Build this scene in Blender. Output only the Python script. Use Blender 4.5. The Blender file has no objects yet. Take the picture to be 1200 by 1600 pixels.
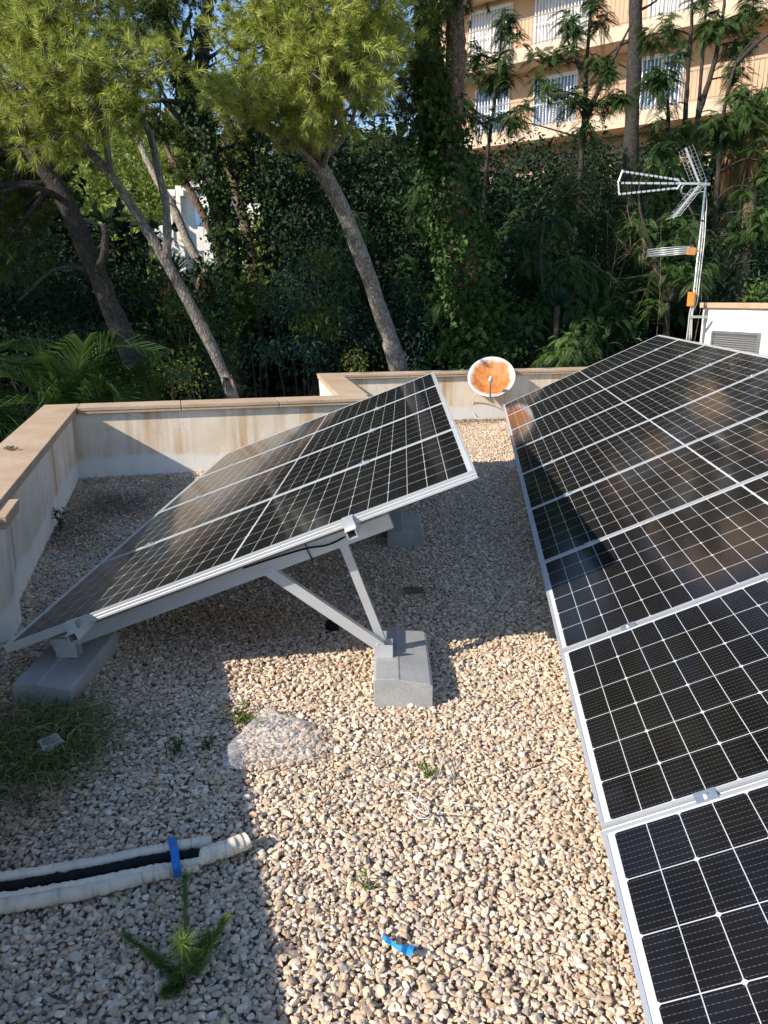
import bpy, math, random
import numpy as np
from mathutils import Vector, Matrix
R = math.radians
SC = bpy.context.scene
COL = SC.collection
RNG = np.random.default_rng(11)

# ------------------------------------------------------------------ camera, sky, sun, exposure
CAM_H, PITCH, FPX = 1.62, R(15.266), 1215.8
cam = bpy.data.cameras.new('camera')
cam.sensor_fit = 'VERTICAL'; cam.sensor_height = 36.0; cam.sensor_width = 27.0
cam.lens = FPX / 1600 * 36.0
cam.clip_start = 0.05; cam.clip_end = 2000
camo = bpy.data.objects.new('camera', cam); COL.objects.link(camo)
camo.location = (0, 0, CAM_H); camo.rotation_euler = (R(90) - PITCH, 0, 0)
SC.camera = camo

SUN_EL = R(31.8); TO_SUN = Vector((-.710, -.467, .526)).normalized()
w = bpy.data.worlds.new('World'); SC.world = w; w.use_nodes = True
nt = w.node_tree; bg = nt.nodes['Background']
sky = nt.nodes.new('ShaderNodeTexSky'); sky.sky_type = 'NISHITA'; sky.sun_disc = False
sky.sun_elevation = SUN_EL; sky.sun_rotation = math.atan2(TO_SUN.x, TO_SUN.y)
sky.air_density = 1.0; sky.dust_density = .15; sky.ozone_density = 2.5; sky.altitude = 100
nt.links.new(sky.outputs[0], bg.inputs[0]); bg.inputs[1].default_value = 0.14
sl = bpy.data.lights.new('sun', 'SUN'); sl.energy = 4.6; sl.angle = R(.53); sl.color = (1, .92, .80)
so = bpy.data.objects.new('sun', sl); COL.objects.link(so)
so.rotation_euler = TO_SUN.to_track_quat('Z', 'Y').to_euler(); so.location = TO_SUN * 60
SC.view_settings.view_transform = 'Standard'; SC.view_settings.look = 'None'
SC.view_settings.gamma = 1; SC.view_settings.exposure = 0.66; SC.view_settings.use_curve_mapping = False
SC.cycles.max_bounces = 6; SC.cycles.transparent_max_bounces = 12; SC.cycles.use_denoising = True
SC.cycles.diffuse_bounces = 3; SC.cycles.glossy_bounces = 3

# ------------------------------------------------------------------ helpers
CP, SP = math.cos(PITCH), math.sin(PITCH)
def W(px, py, Y):
    """a point of the place that the photograph shows at px,py, at distance Y from the camera wall-to-wall"""
    a, b = (px - 600) / FPX, (800 - py) / FPX
    d = np.array([a, CP + b * SP, -SP + b * CP])
    return d * (Y / d[1]) + np.array([0, 0, CAM_H])
def G(px, py, z=0.):
    a, b = (px - 600) / FPX, (800 - py) / FPX
    d = np.array([a, CP + b * SP, -SP + b * CP])
    return d * ((z - CAM_H) / d[2]) + np.array([0, 0, CAM_H])
def m_at(p):                                   # metres per photo pixel at a point
    p = np.asarray(p, float)
    return (p[1] * CP - (p[2] - CAM_H) * SP) / FPX
def nrm(a):
    return a / np.maximum(np.linalg.norm(a, axis=-1, keepdims=True), 1e-9)
def tag(o, label=None, cat=None, group=None, kind=None):
    if label: o['label'] = label
    if cat: o['category'] = cat
    if group: o['group'] = group
    if kind: o['kind'] = kind
    return o
def thing(name, label, cat, loc=(0, 0, 0), group=None):
    o = bpy.data.objects.new(name, None); COL.objects.link(o)
    o.empty_display_size = .1
    o.location = [float(c) for c in loc]
    return tag(o, label, cat, group)
def root_loc(p):
    v = np.zeros(3)
    while p is not None:
        v = v + np.array(p.location); p = p.parent
    return v
def mesh_np(name, V, F, mat, parent=None, attrs=None, uv=None, smooth=False, local=False):
    """V (n,3) in world space, F (m,k) index array"""
    V = np.asarray(V, np.float32); F = np.asarray(F, np.int32)
    if parent is not None and not local: V = V - root_loc(parent).astype(np.float32)
    me = bpy.data.meshes.new(name); k = F.shape[1]
    me.vertices.add(len(V)); me.vertices.foreach_set('co', V.ravel())
    me.loops.add(F.size); me.loops.foreach_set('vertex_index', F.ravel())
    me.polygons.add(len(F)); me.polygons.foreach_set('loop_start', np.arange(0, F.size, k, dtype=np.int32))
    me.polygons.foreach_set('use_smooth', np.full(len(F), bool(smooth)))
    for an, av in (attrs or {}).items():
        if av.ndim == 1:
            a = me.attributes.new(an, 'FLOAT', 'POINT'); a.data.foreach_set('value', av.astype(np.float32))
        else:
            a = me.attributes.new(an, 'FLOAT_COLOR', 'POINT')
            a.data.foreach_set('color', np.c_[av, np.ones(len(av))].astype(np.float32).ravel())
    me.update(calc_edges=True)
    me.materials.append(mat)
    o = bpy.data.objects.new(name, me); COL.objects.link(o)
    if parent is not None: o.parent = parent
    return o
class MB:
    def __init__(s): s.v = []; s.f = []; s.uvs = {}
    def add(s, V, F):
        b = len(s.v); s.v += [tuple(map(float, p)) for p in V]; s.f += [tuple(b + i for i in q) for q in F]; return s
    def box(s, c, X, Y, Z, hx, hy, hz):
        c, X, Y, Z = map(lambda a: np.asarray(a, float), (c, X, Y, Z))
        V = [c + X * hx * a + Y * hy * b + Z * hz * d for d in (-1, 1) for b in (-1, 1) for a in (-1, 1)]
        return s.add(V, [(0, 2, 3, 1), (4, 5, 7, 6), (0, 1, 5, 4), (2, 6, 7, 3), (0, 4, 6, 2), (1, 3, 7, 5)])
    def abox(s, lo, hi):
        lo, hi = np.asarray(lo, float), np.asarray(hi, float)
        return s.box((lo + hi) / 2, (1, 0, 0), (0, 1, 0), (0, 0, 1), *((hi - lo) / 2))
    def bar(s, a, b, w, h, up=(0, 0, 1)):
        a, b = np.asarray(a, float), np.asarray(b, float); d = b - a; L = np.linalg.norm(d); d /= L
        x = np.cross(d, up); x = x / np.linalg.norm(x); z = np.cross(x, d)
        return s.box((a + b) / 2, d, x, z, L / 2, w / 2, h / 2)
    def tube(s, pts, r, n=8, cap=True, phase=0.):
        pts = np.asarray(pts, float); m = len(pts)
        r = np.broadcast_to(np.asarray(r, float), (m,))
        T = nrm(np.gradient(pts, axis=0))
        up = np.array([0, 0, 1.]) if abs(T[0][2]) < .9 else np.array([1., 0, 0])
        x = np.cross(T[0], up); x /= np.linalg.norm(x); V = []
        for i in range(m):
            x = x - T[i] * (x @ T[i]); x /= np.linalg.norm(x); y = np.cross(T[i], x)
            for k in range(n):
                a = phase + 2 * math.pi * k / n
                V.append(pts[i] + r[i] * (math.cos(a) * x + math.sin(a) * y))
        F = [(i * n + k, i * n + (k + 1) % n, (i + 1) * n + (k + 1) % n, (i + 1) * n + k) for i in range(m - 1) for k in range(n)]
        if cap: F += [tuple(range(n - 1, -1, -1)), tuple((m - 1) * n + k for k in range(n))]
        return s.add(V, F)
    def prism(s, poly, d):
        """poly: list of 3D points (planar), extruded by vector d"""
        n = len(poly); P = [np.asarray(p, float) for p in poly]; d = np.asarray(d, float)
        return s.add(P + [p + d for p in P], [tuple(range(n - 1, -1, -1)), tuple(range(n, 2 * n))] +
                     [(i, (i + 1) % n, n + (i + 1) % n, n + i) for i in range(n)])
    def build(s, name, mat, parent=None, smooth=False, bevel=0, local=False):
        V = np.array(s.v, float)
        if parent is not None and not local: V = V - root_loc(parent)
        me = bpy.data.meshes.new(name); me.from_pydata(V.tolist(), [], s.f); me.update()
        me.materials.append(mat)
        if smooth: me.polygons.foreach_set('use_smooth', [True] * len(me.polygons))
        o = bpy.data.objects.new(name, me); COL.objects.link(o)
        if parent is not None: o.parent = parent
        if bevel:
            b = o.modifiers.new('bevel', 'BEVEL'); b.width = bevel; b.segments = 2; b.limit_method = 'ANGLE'
        return o
def spline(P, n):
    P = np.asarray(P, float)
    Q = np.vstack([2 * P[0] - P[1], P, 2 * P[-1] - P[-2]]); out = []
    seg = len(P) - 1
    for t in np.linspace(0, seg, n):
        i = min(int(t), seg - 1); u = t - i; a, b, c, d = Q[i:i + 4]
        out.append(.5 * ((2 * b) + (c - a) * u + (2 * a - 5 * b + 4 * c - d) * u * u + (3 * b - a - 3 * c + d) * u ** 3))
    return np.array(out)

# ------------------------------------------------------------------ materials
class NT:
    def __init__(s, name):
        s.m = bpy.data.materials.new(name); s.m.use_nodes = True; s.t = s.m.node_tree
        s.b = s.t.nodes['Principled BSDF']; s.out = s.t.nodes['Material Output']
    def n(s, t, **kw):
        x = s.t.nodes.new('ShaderNode' + t)
        for k, v in kw.items(): setattr(x, k, v)
        return x
    def l(s, a, b): s.t.links.new(a, b)
    def val(s, sock, v):
        if hasattr(v, 'links') or isinstance(v, bpy.types.NodeSocket): s.l(v, sock)
        else: sock.default_value = v
    def math(s, op, a, b=0., clamp=False):
        x = s.n('Math', operation=op, use_clamp=clamp); s.val(x.inputs[0], a); s.val(x.inputs[1], b); return x.outputs[0]
    def pos(s): return s.n('NewGeometry').outputs['Position']
    def noise(s, vec, scale, detail=4, rough=.55, vscale=None):
        if vscale:
            mp = s.n('Mapping'); mp.inputs['Scale'].default_value = vscale; s.l(vec, mp.inputs[0]); vec = mp.outputs[0]
        x = s.n('TexNoise'); x.inputs['Scale'].default_value = scale; x.inputs['Detail'].default_value = detail
        x.inputs['Roughness'].default_value = rough; s.l(vec, x.inputs['Vector']); return x.outputs[0]
    def ramp(s, fac, stops, interp='LINEAR'):
        x = s.n('ValToRGB'); x.color_ramp.interpolation = interp; e = x.color_ramp.elements
        while len(e) < len(stops): e.new(.5)
        for i, (p, c) in enumerate(stops):
            e[i].position = p; e[i].color = (*c, 1) if len(c) == 3 else c
        s.l(fac, x.inputs[0]); return x.outputs[0]
    def mix(s, fac, a, b, mode='MIX'):
        x = s.n('Mix', data_type='RGBA', blend_type=mode)
        s.val(x.inputs[0], fac)
        for sock, v in ((x.inputs[6], a), (x.inputs[7], b)):
            if isinstance(v, tuple): sock.default_value = (*v, 1) if len(v) == 3 else v
            else: s.l(v, sock)
        return x.outputs[2]
    def bump(s, h, strength=.3, dist=.01):
        x = s.n('Bump'); x.inputs['Strength'].default_value = strength; x.inputs['Distance'].default_value = dist
        s.l(h, x.inputs['Height']); s.l(x.outputs[0], s.b.inputs['Normal'])
    def base(s, c): s.val(s.b.inputs['Base Color'], (*c, 1) if isinstance(c, tuple) and len(c) == 3 else c)
    def rough(s, r): s.val(s.b.inputs['Roughness'], r)
def simple(name, c, rough=.5, metal=0., var=.12, scale=20., bump=0., spec=.5):
    k = NT(name); p = k.pos(); n1 = k.noise(p, scale, 5)
    d = tuple(x * (1 - var) for x in c); h = tuple(min(1, x * (1 + var)) for x in c)
    k.base(k.ramp(n1, [(.3, d), (.7, h)])); k.rough(rough); k.b.inputs['Metallic'].default_value = metal
    k.b.inputs['Specular IOR Level'].default_value = spec
    if bump: k.bump(n1, bump, .01)
    return k.m
def foliage(name, dark, mid, light, trans=.3, rough=.5, spec=.3):
    k = NT(name); a = k.n('Attribute', attribute_name='rnd').outputs['Fac']
    c = k.ramp(a, [(0, dark), (.5, mid), (1, light)]); k.base(c); k.rough(rough)
    k.b.inputs['Specular IOR Level'].default_value = spec
    tr = k.n('BsdfTranslucent'); k.l(c, tr.inputs[0])
    mx = k.n('MixShader'); mx.inputs[0].default_value = trans
    k.l(k.b.outputs[0], mx.inputs[1]); k.l(tr.outputs[0], mx.inputs[2]); k.l(mx.outputs[0], k.out.inputs[0])
    return k.m
def bark(name, dark, light, vs=(1, 1, .3), scale=24):
    k = NT(name); p = k.pos()
    mp = k.n('Mapping'); mp.inputs['Scale'].default_value = vs; k.l(p, mp.inputs[0])
    v = k.n('TexVoronoi', feature='DISTANCE_TO_EDGE'); v.inputs['Scale'].default_value = scale
    n1 = k.noise(p, 9, 6, .65)
    dv = k.n('VectorMath', operation='ADD'); k.l(mp.outputs[0], dv.inputs[0])
    sc = k.n('VectorMath', operation='SCALE'); nz = k.n('TexNoise'); nz.inputs['Scale'].default_value = 6; k.l(p, nz.inputs['Vector'])
    k.l(nz.outputs[1], sc.inputs[0]); sc.inputs['Scale'].default_value = .12; k.l(sc.outputs[0], dv.inputs[1]); k.l(dv.outputs[0], v.inputs['Vector'])
    h = k.math('MULTIPLY', k.math('MINIMUM', v.outputs['Distance'], .25), 4.)
    f = k.math('MULTIPLY', k.math('ADD', k.math('MULTIPLY', h, .6), .4), n1)
    k.base(k.ramp(f, [(.12, dark), (.6, light)])); k.rough(.9); k.bump(f, .8, .025)
    return k.m

def make_gravel():
    k = NT('gravel_stone'); a = k.n('Attribute', attribute_name='col').outputs['Color']
    p = k.pos(); n1 = k.noise(p, 120, 5, .65); n2 = k.noise(p, 1.3, 3)
    c = k.mix(1., a, k.ramp(n1, [(.25, (.72, .70, .68)), (.5, (.95, .94, .92)), (.75, (1.08, 1.07, 1.05))]), 'MULTIPLY')
    c = k.mix(1., c, k.ramp(n2, [(.3, (.9, .88, .86)), (.7, (1.03, 1.02, 1.))]), 'MULTIPLY')
    k.base(c); k.rough(.85); k.b.inputs['Specular IOR Level'].default_value = .25; k.bump(n1, .25, .003)
    return k.m
def make_roof():
    k = NT('gravel_bed'); p = k.pos(); v = k.n('TexVoronoi'); v.inputs['Scale'].default_value = 45; k.l(p, v.inputs['Vector'])
    c = k.ramp(v.outputs['Distance'], [(0, (.50, .42, .35)), (.6, (.33, .27, .22))]); k.base(c); k.rough(.95)
    return k.m
def make_plaster(name='wall_plaster', base=(.88, .775, .635), stain=(.52, .28, .11), amt=1.):
    k = NT(name); p = k.pos()
    n1 = k.noise(p, 2.2, 5, .6); n2 = k.noise(p, 1.0, 4, .6, (9, 9, .55)); n3 = k.noise(p, 40, 4)
    n4 = k.noise(p, 1.0, 3, .6, (2.2, 2.2, .4))
    c = k.ramp(n1, [(.3, (base[0] * .84, base[1] * .78, base[2] * .70)), (.65, base)])
    streak = k.math('MULTIPLY', k.math('SUBTRACT', n2, .43), 5., True)
    zone = k.math('MULTIPLY', k.math('SUBTRACT', n4, .42), 6., True)
    c = k.mix(k.math('MULTIPLY', k.math('MULTIPLY', streak, zone), .78 * amt, True), c, stain)
    sep = k.n('SeparateXYZ'); k.l(p, sep.inputs[0])
    low = k.math('SUBTRACT', k.math('ADD', .10, k.math('MULTIPLY', n1, .22)), sep.outputs[2])
    c = k.mix(k.math('MULTIPLY', k.math('MULTIPLY', low, 25., True), .75), c, tuple(min(.8, x * 1.06) for x in (base[0] * .98, base[1] * 1.04, base[2] * 1.13)))
    v = k.n('TexVoronoi', feature='DISTANCE_TO_EDGE'); v.inputs['Scale'].default_value = 2.3
    wv = k.n('VectorMath', operation='ADD'); k.l(p, wv.inputs[0])
    nz = k.n('TexNoise'); nz.inputs['Scale'].default_value = 4; k.l(p, nz.inputs['Vector'])
    s2 = k.n('VectorMath', operation='SCALE'); k.l(nz.outputs[1], s2.inputs[0]); s2.inputs['Scale'].default_value = .35
    k.l(s2.outputs[0], wv.inputs[1]); k.l(wv.outputs[0], v.inputs['Vector'])
    crack = k.math('SUBTRACT', 1., k.math('MULTIPLY', v.outputs['Distance'], 160., True))
    c = k.mix(k.math('MULTIPLY', crack, .3), c, (.25, .19, .14))
    k.base(c); k.rough(.9); k.b.inputs['Specular IOR Level'].default_value = .2
    k.bump(k.math('ADD', n3, k.math('MULTIPLY', n1, 2.)), .25, .006)
    return k.m
def make_cells():
    k = NT('solar_cells'); uv = k.n('UVMap').outputs[0]; s = k.n('SeparateXYZ'); k.l(uv, s.inputs[0])
    u, v = s.outputs[0], s.outputs[1]; PU, PV = .0845, .168
    au = k.math('SUBTRACT', k.math('ABSOLUTE', k.math('SUBTRACT', u, 1.047)), .0042)
    def edge(x, pitch):
        f = k.math('FRACT', k.math('DIVIDE', x, pitch)); return k.math('MULTIPLY', k.math('MINIMUM', f, k.math('SUBTRACT', 1., f)), pitch)
    vv = k.math('SUBTRACT', v, .015)
    du, dv, d2 = edge(au, PU), edge(vv, PV), edge(au, PU * 2)
    line = k.math('MAXIMUM', k.math('LESS_THAN', du, .00105), k.math('LESS_THAN', dv, .0014))
    cham = k.math('LESS_THAN', k.math('ADD', d2, dv), .0085)
    outside = k.math('MAXIMUM', k.math('LESS_THAN', au, 0.), k.math('GREATER_THAN', au, 12 * PU))
    outside = k.math('MAXIMUM', outside, k.math('MAXIMUM', k.math('LESS_THAN', vv, 0.), k.math('GREATER_THAN', vv, 6 * PV)))
    white = k.math('MAXIMUM', k.math('MAXIMUM', line, cham), outside)
    bb = edge(k.math('ADD', vv, PV / 18), PV / 9)
    bar = k.math('LESS_THAN', bb, .00032)
    fd = k.math('FRACT', k.math('DIVIDE', au, .0106))
    pad = k.math('MULTIPLY', k.math('LESS_THAN', bb, .0006), k.math('LESS_THAN', fd, .22))
    # each cell its own faint tint
    cu = k.math('FLOOR', k.math('DIVIDE', u, PU)); cv = k.math('FLOOR', k.math('DIVIDE', vv, PV))
    cmb = k.n('CombineXYZ'); k.l(cu, cmb.inputs[0]); k.l(cv, cmb.inputs[1])
    oi = k.n('ObjectInfo'); k.l(oi.outputs['Random'], cmb.inputs[2])
    wn = k.n('TexWhiteNoise'); k.l(cmb.outputs[0], wn.inputs['Vector'])
    cell = k.ramp(wn.outputs[0], [(0, (.0055, .005, .005)), (.6, (.008, .0072, .007)), (1, (.007, .0075, .011))])
    c = k.mix(k.math('MULTIPLY', bar, .3), cell, (.25, .25, .26)); c = k.mix(k.math('MULTIPLY', pad, .30), c, (.5, .5, .51))
    c = k.mix(white, c, (.55, .56, .57))
    p = k.pos(); dirt = k.noise(p, 3., 5, .65); rain = k.noise(uv, 1., 4, .6, (1.2, 26, 1))
    c = k.mix(k.ramp(k.math('MULTIPLY', dirt, k.math('ADD', rain, .4)), [(.25, (.002, .002, .002)), (.75, (.022, .022, .022))]), c, (.36, .32, .27))
    k.base(c)
    k.rough(k.math('ADD', .07, k.math('MULTIPLY', dirt, .06)))
    k.b.inputs['IOR'].default_value = 1.26
    n1 = k.noise(p, 2.2, 2); k.bump(n1, .05, .02)
    return k.m
def make_dish():
    k = NT('rusty_dish_paint'); tc = k.n('TexCoord').outputs['Object']; s = k.n('VectorMath', operation='LENGTH')
    ad = k.n('VectorMath', operation='ADD'); k.l(tc, ad.inputs[0]); ad.inputs[1].default_value = (0, 0, 0); k.l(ad.outputs[0], s.inputs[0])
    n1 = k.noise(tc, 6, 6, .6); n2 = k.noise(tc, 9, 5, .6)
    d = k.math('ADD', s.outputs['Value'], k.math('MULTIPLY', k.math('SUBTRACT', n1, .5), .16))
    f = k.ramp(d, [(.245, (1, 1, 1)), (.305, (0, 0, 0))])
    rust = k.ramp(n2, [(.35, (.36, .10, .02)), (.5, (.47, .15, .03)), (.68, (.52, .25, .08))])
    k.base(k.mix(f, (.60, .60, .57), rust)); k.rough(.6)
    return k.m
def make_film():
    k = NT('clear_plastic_film'); p = k.pos(); n1 = k.noise(p, 34, 4, .65)
    wv = k.n('VectorMath', operation='ADD'); nz = k.n('TexNoise'); nz.inputs['Scale'].default_value = 22; k.l(p, nz.inputs['Vector'])
    sc = k.n('VectorMath', operation='SCALE'); k.l(nz.outputs[1], sc.inputs[0]); sc.inputs['Scale'].default_value = .05; k.l(p, wv.inputs[0]); k.l(sc.outputs[0], wv.inputs[1])
    v = k.n('TexVoronoi', feature='DISTANCE_TO_EDGE'); v.inputs['Scale'].default_value = 17; k.l(wv.outputs[0], v.inputs['Vector'])
    ridge = k.ramp(v.outputs['Distance'], [(0, (1, 1, 1)), (.05, (0, 0, 0))])
    k.bump(k.math('ADD', n1, k.math('MULTIPLY', ridge, .5)), .3, .01); k.base((.92, .92, .92)); k.rough(.12)
    tr = k.n('BsdfTransparent'); tr.inputs[0].default_value = (.95, .95, .95, 1); mx = k.n('MixShader')
    f = k.math('ADD', .09, k.math('MULTIPLY', k.math('MULTIPLY', ridge, n1), .55))
    lw = k.n('LayerWeight'); lw.inputs[0].default_value = .35; f = k.math('ADD', f, k.math('MULTIPLY', lw.outputs['Facing'], .24), True)
    k.l(f, mx.inputs[0]); k.l(tr.outputs[0], mx.inputs[1]); k.l(k.b.outputs[0], mx.inputs[2]); k.l(mx.outputs[0], k.out.inputs[0])
    return k.m
def make_concrete():
    k = NT('precast_concrete'); p = k.pos(); n1 = k.noise(p, 7, 5, .6); n2 = k.noise(p, 160, 3, .6)
    c = k.ramp(n1, [(.3, (.27, .27, .265)), (.7, (.38, .38, .37))])
    c = k.mix(1., c, k.ramp(n2, [(.3, (.8, .8, .8)), (.6, (1.03, 1.03, 1.03))]), 'MULTIPLY')
    k.base(c); k.rough(.9); k.bump(n2, .4, .003); return k.m
def make_coping():
    k = NT('coping_tile'); p = k.pos(); n1 = k.noise(p, 2.5, 5, .6); n2 = k.noise(p, 30, 4, .6)
    c = k.ramp(n1, [(.3, (.42, .285, .18)), (.55, (.50, .36, .24)), (.75, (.54, .43, .31))])
    c = k.mix(1., c, k.ramp(n2, [(.3, (.86, .85, .84)), (.65, (1.04, 1.04, 1.04))]), 'MULTIPLY')
    k.base(c); k.rough(.8); k.bump(n2, .2, .004); return k.m
def make_cliff():
    k = NT('limestone_cliff'); p = k.pos(); n1 = k.noise(p, .12, 8, .7, (1, 1, .35))
    k.base(k.ramp(n1, [(.3, (.20, .17, .13)), (.5, (.38, .33, .27)), (.7, (.46, .42, .36))])); k.rough(.95); k.bump(n1, 1., 1.5); return k.m
def make_soil():
    k = NT('hill_soil'); p = k.pos(); n1 = k.noise(p, .6, 8, .7)
    k.base(k.ramp(n1, [(.3, (.018, .022, .012)), (.5, (.04, .045, .02)), (.7, (.075, .06, .035))])); k.rough(.95); k.bump(n1, .6, .2); return k.m

M = dict(
    stone=make_gravel(), bed=make_roof(), plaster=make_plaster(), coping=make_coping(),
    cells=make_cells(), concrete=make_concrete(), dish=make_dish(), film=make_film(), cliff=make_cliff(), soil=make_soil(),
    white_plaster=make_plaster('white_plaster', (.80, .78, .74), (.5, .44, .36), .35),
    alu=simple('anodised_aluminium', (.60, .61, .62), .42, .5, .06, 8),
    galv=simple('galvanised_steel', (.52, .53, .54), .4, .85, .2, 30),
    zinc=simple('zinc_clamp', (.62, .68, .74), .35, .8, .1, 40),
    backsheet=simple('white_backsheet', (.7, .7, .7), .6),
    black=simple('black_rubber', (.008, .008, .009), .7, spec=.2),
    foam=simple('white_lagging', (.66, .58, .46), .85, 0, .2, 14, .4),
    blue=simple('blue_tape', (.015, .16, .48), .45, 0, .15, 60),
    bluefilm=simple('blue_film', (.02, .26, .60), .35, 0, .2, 60, .3),
    orange=simple('orange_plastic', (.62, .24, .04), .5),
    cable=simple('white_cable', (.62, .60, .55), .5),
    rod=simple('aluminium_rod', (.60, .61, .62), .35, .5, .1, 30),
    grey=simple('grey_metal', (.20, .21, .22), .5, .3),
    apt=simple('apricot_render', (.52, .335, .215), .9, 0, .06, 1.5),
    aptpale=simple('pale_render', (.55, .42, .305), .9, 0, .06, 1.5),
    whitepaint=simple('white_paint', (.75, .75, .74), .5, 0, .05),
    railing=simple('brown_railing', (.30, .21, .15), .6),
    shutter=simple('white_shutter', (.52, .54, .58), .5, 0, .08, 3),
    glass=simple('blue_glass', (.10, .20, .38), .1, 0, .3, 2),
    string=simple('pale_string', (.68, .63, .56), .7),
    wood=simple('wet_wood', (.12, .085, .06), .8, 0, .3, 30),
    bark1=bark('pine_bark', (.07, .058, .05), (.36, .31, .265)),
    bark5=bark('grey_bark', (.045, .038, .033), (.23, .20, .172)),  # grey, darkened in colour for the part shade on the forked pine
    bark2=bark('dark_bark', (.012, .010, .009), (.065, .052, .042)),  # tone deepened to stand in for shade on the thick left pine
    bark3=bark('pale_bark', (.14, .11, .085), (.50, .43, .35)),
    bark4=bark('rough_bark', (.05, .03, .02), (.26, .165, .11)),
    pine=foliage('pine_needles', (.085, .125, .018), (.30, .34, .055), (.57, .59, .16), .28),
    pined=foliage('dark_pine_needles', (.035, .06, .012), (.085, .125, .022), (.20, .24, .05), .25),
    pinefar=foliage('distant_pine', (.09, .125, .02), (.20, .25, .04), (.36, .40, .09), .25),
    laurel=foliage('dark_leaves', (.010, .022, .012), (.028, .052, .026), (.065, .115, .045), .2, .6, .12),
    bluegreen=foliage('bluegreen_leaves', (.018, .045, .032), (.04, .085, .055), (.11, .18, .11), .25, .55, .2),
    ivy=foliage('ivy_leaves', (.014, .034, .010), (.045, .095, .02), (.12, .20, .045), .28, .5, .2),
    lime=foliage('yellowgreen_leaves', (.05, .08, .012), (.11, .155, .02), (.24, .26, .05), .35, .45, .4),
    feather=foliage('feathery_leaves', (.022, .05, .014), (.05, .10, .024), (.12, .19, .05), .3, .5, .3),
    palm=foliage('palm_leaflets', (.02, .055, .012), (.045, .095, .02), (.11, .17, .04), .35, .4, .4),
    drypalm=foliage('dry_fronds', (.22, .11, .04), (.38, .22, .09), (.50, .34, .17), .2, .8, .1),
    grassmat=foliage('grass_blades', (.05, .13, .014), (.15, .17, .05), (.40, .32, .20), .25, .6, .2),
    litter=foliage('needle_litter', (.05, .032, .02), (.10, .065, .04), (.20, .14, .09), 0., .9, .1),
    weed=foliage('weed_leaves', (.05, .10, .014), (.11, .19, .03), (.25, .34, .09), .3, .5, .3),
)

# ------------------------------------------------------------------ foliage generators (all return V, F, rnd)
def leaf_quads(B, D, N, L, Wd, rnd, cup=.12):
    """rhombic leaves: base B, direction D, face normal N"""
    D = nrm(D); S = nrm(np.cross(D, N)); Nn = np.cross(S, D)
    L = np.broadcast_to(L, len(B))[:, None]; Wd = np.broadcast_to(Wd, len(B))[:, None]
    mid = B + D * L * .45
    V = np.stack([B, mid + S * Wd * .5 + Nn * L * cup, B + D * L - Nn * L * cup, mid - S * Wd * .5 + Nn * L * cup], 1).reshape(-1, 3)
    F = np.arange(len(V)).reshape(-1, 4)
    return V, F, np.repeat(rnd, 4)
def rand_dirs(n, up=0.):
    d = RNG.normal(size=(n, 3)); d[:, 2] += up; return nrm(d)
def in_blob(c, r, n, shell=.55):
    d = rand_dirs(n); rad = RNG.random(n) ** (1 / 3.); rad = shell + (1 - shell) * rad
    rad = np.where(RNG.random(n) < .25, RNG.random(n) * shell, rad)
    return np.asarray(c) + d * rad[:, None] * np.asarray(r), d
def cat(parts):
    V, F, A, b = [], [], [], 0
    for v, f, a in parts:
        V.append(v); F.append(f + b); A.append(a); b += len(v)
    return np.vstack(V), np.vstack(F), np.concatenate(A)
def tufts(P, D, length, n, nl, wd, tone):
    """brushes of needles: P (m,3) roots, D (m,3) axis; tone (m,)"""
    m = len(P); D = nrm(D)
    t = RNG.random((m, n)); a = np.radians(80 - 62 * t + RNG.normal(0, 11, (m, n)))
    q = RNG.normal(size=(m, n, 3)); q -= (q * D[:, None]).sum(-1, keepdims=True) * D[:, None]; q = nrm(q)
    d = D[:, None] * np.cos(a)[..., None] + q * np.sin(a)[..., None]; d[..., 2] -= .12; d = nrm(d)
    B = P[:, None] + D[:, None] * (t * np.asarray(length).reshape(-1, 1))[..., None]
    ln = nl * ((.55 + .6 * RNG.random((m, n))) * RNG.uniform(.65, 1.25, (m, 1)))[..., None]
    s = nrm(np.cross(d, RNG.normal(size=(m, n, 3)))) * wd * .5
    V = np.stack([B - s, B + s, B + d * ln], 2).reshape(-1, 3)
    F = np.arange(len(V)).reshape(-1, 3)
    rnd = np.clip(tone[:, None] + RNG.normal(0, .12, (m, n)), 0, 1)
    return V, F, np.repeat(rnd.ravel(), 3)
def pine_crown(blobs, dens=1., n=42, nl=.12, wd=.0045, tl=.22, twig=None, tone0=.5, gap=1.0):
    """blobs: (centre, radius). Shoots gathered in sprays; twig MB collects the branchlets"""
    parts = []
    for c, r in blobs:
        K = max(4, int(9 * dens * (r / .6) ** 2))
        cc, dd = in_blob(c, (r, r, r * .8), K, .6)
        for p, d in zip(cc, dd):
            k = RNG.integers(8, 17); sp = .17 * (r / .6) ** .35 + .05
            P = p + RNG.normal(size=(k, 3)) * sp * np.array([1, 1, .7])
            dr = nrm(d + RNG.normal(size=3) * .45 + np.array([0, 0, .25])); D = nrm(dr + RNG.normal(size=(k, 3)) * .38)
            tone = np.clip(RNG.normal(tone0, .1) + RNG.normal(0, .12, k), 0, 1)
            parts.append(tufts(P, D, tl * (.6 + .7 * RNG.random(k)), n, nl, wd, tone))
            if twig is not None:
                twig.tube([c + (p - c) * .1 + RNG.normal(size=3) * .05, c + (p - c) * .55 + np.array([0, 0, -.05]), p], [.016, .011, .006], 5)
                for j in range(0, k, 2): twig.tube([p, P[j] + D[j] * .08], [.006, .003], 4)
    return cat(parts)
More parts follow.
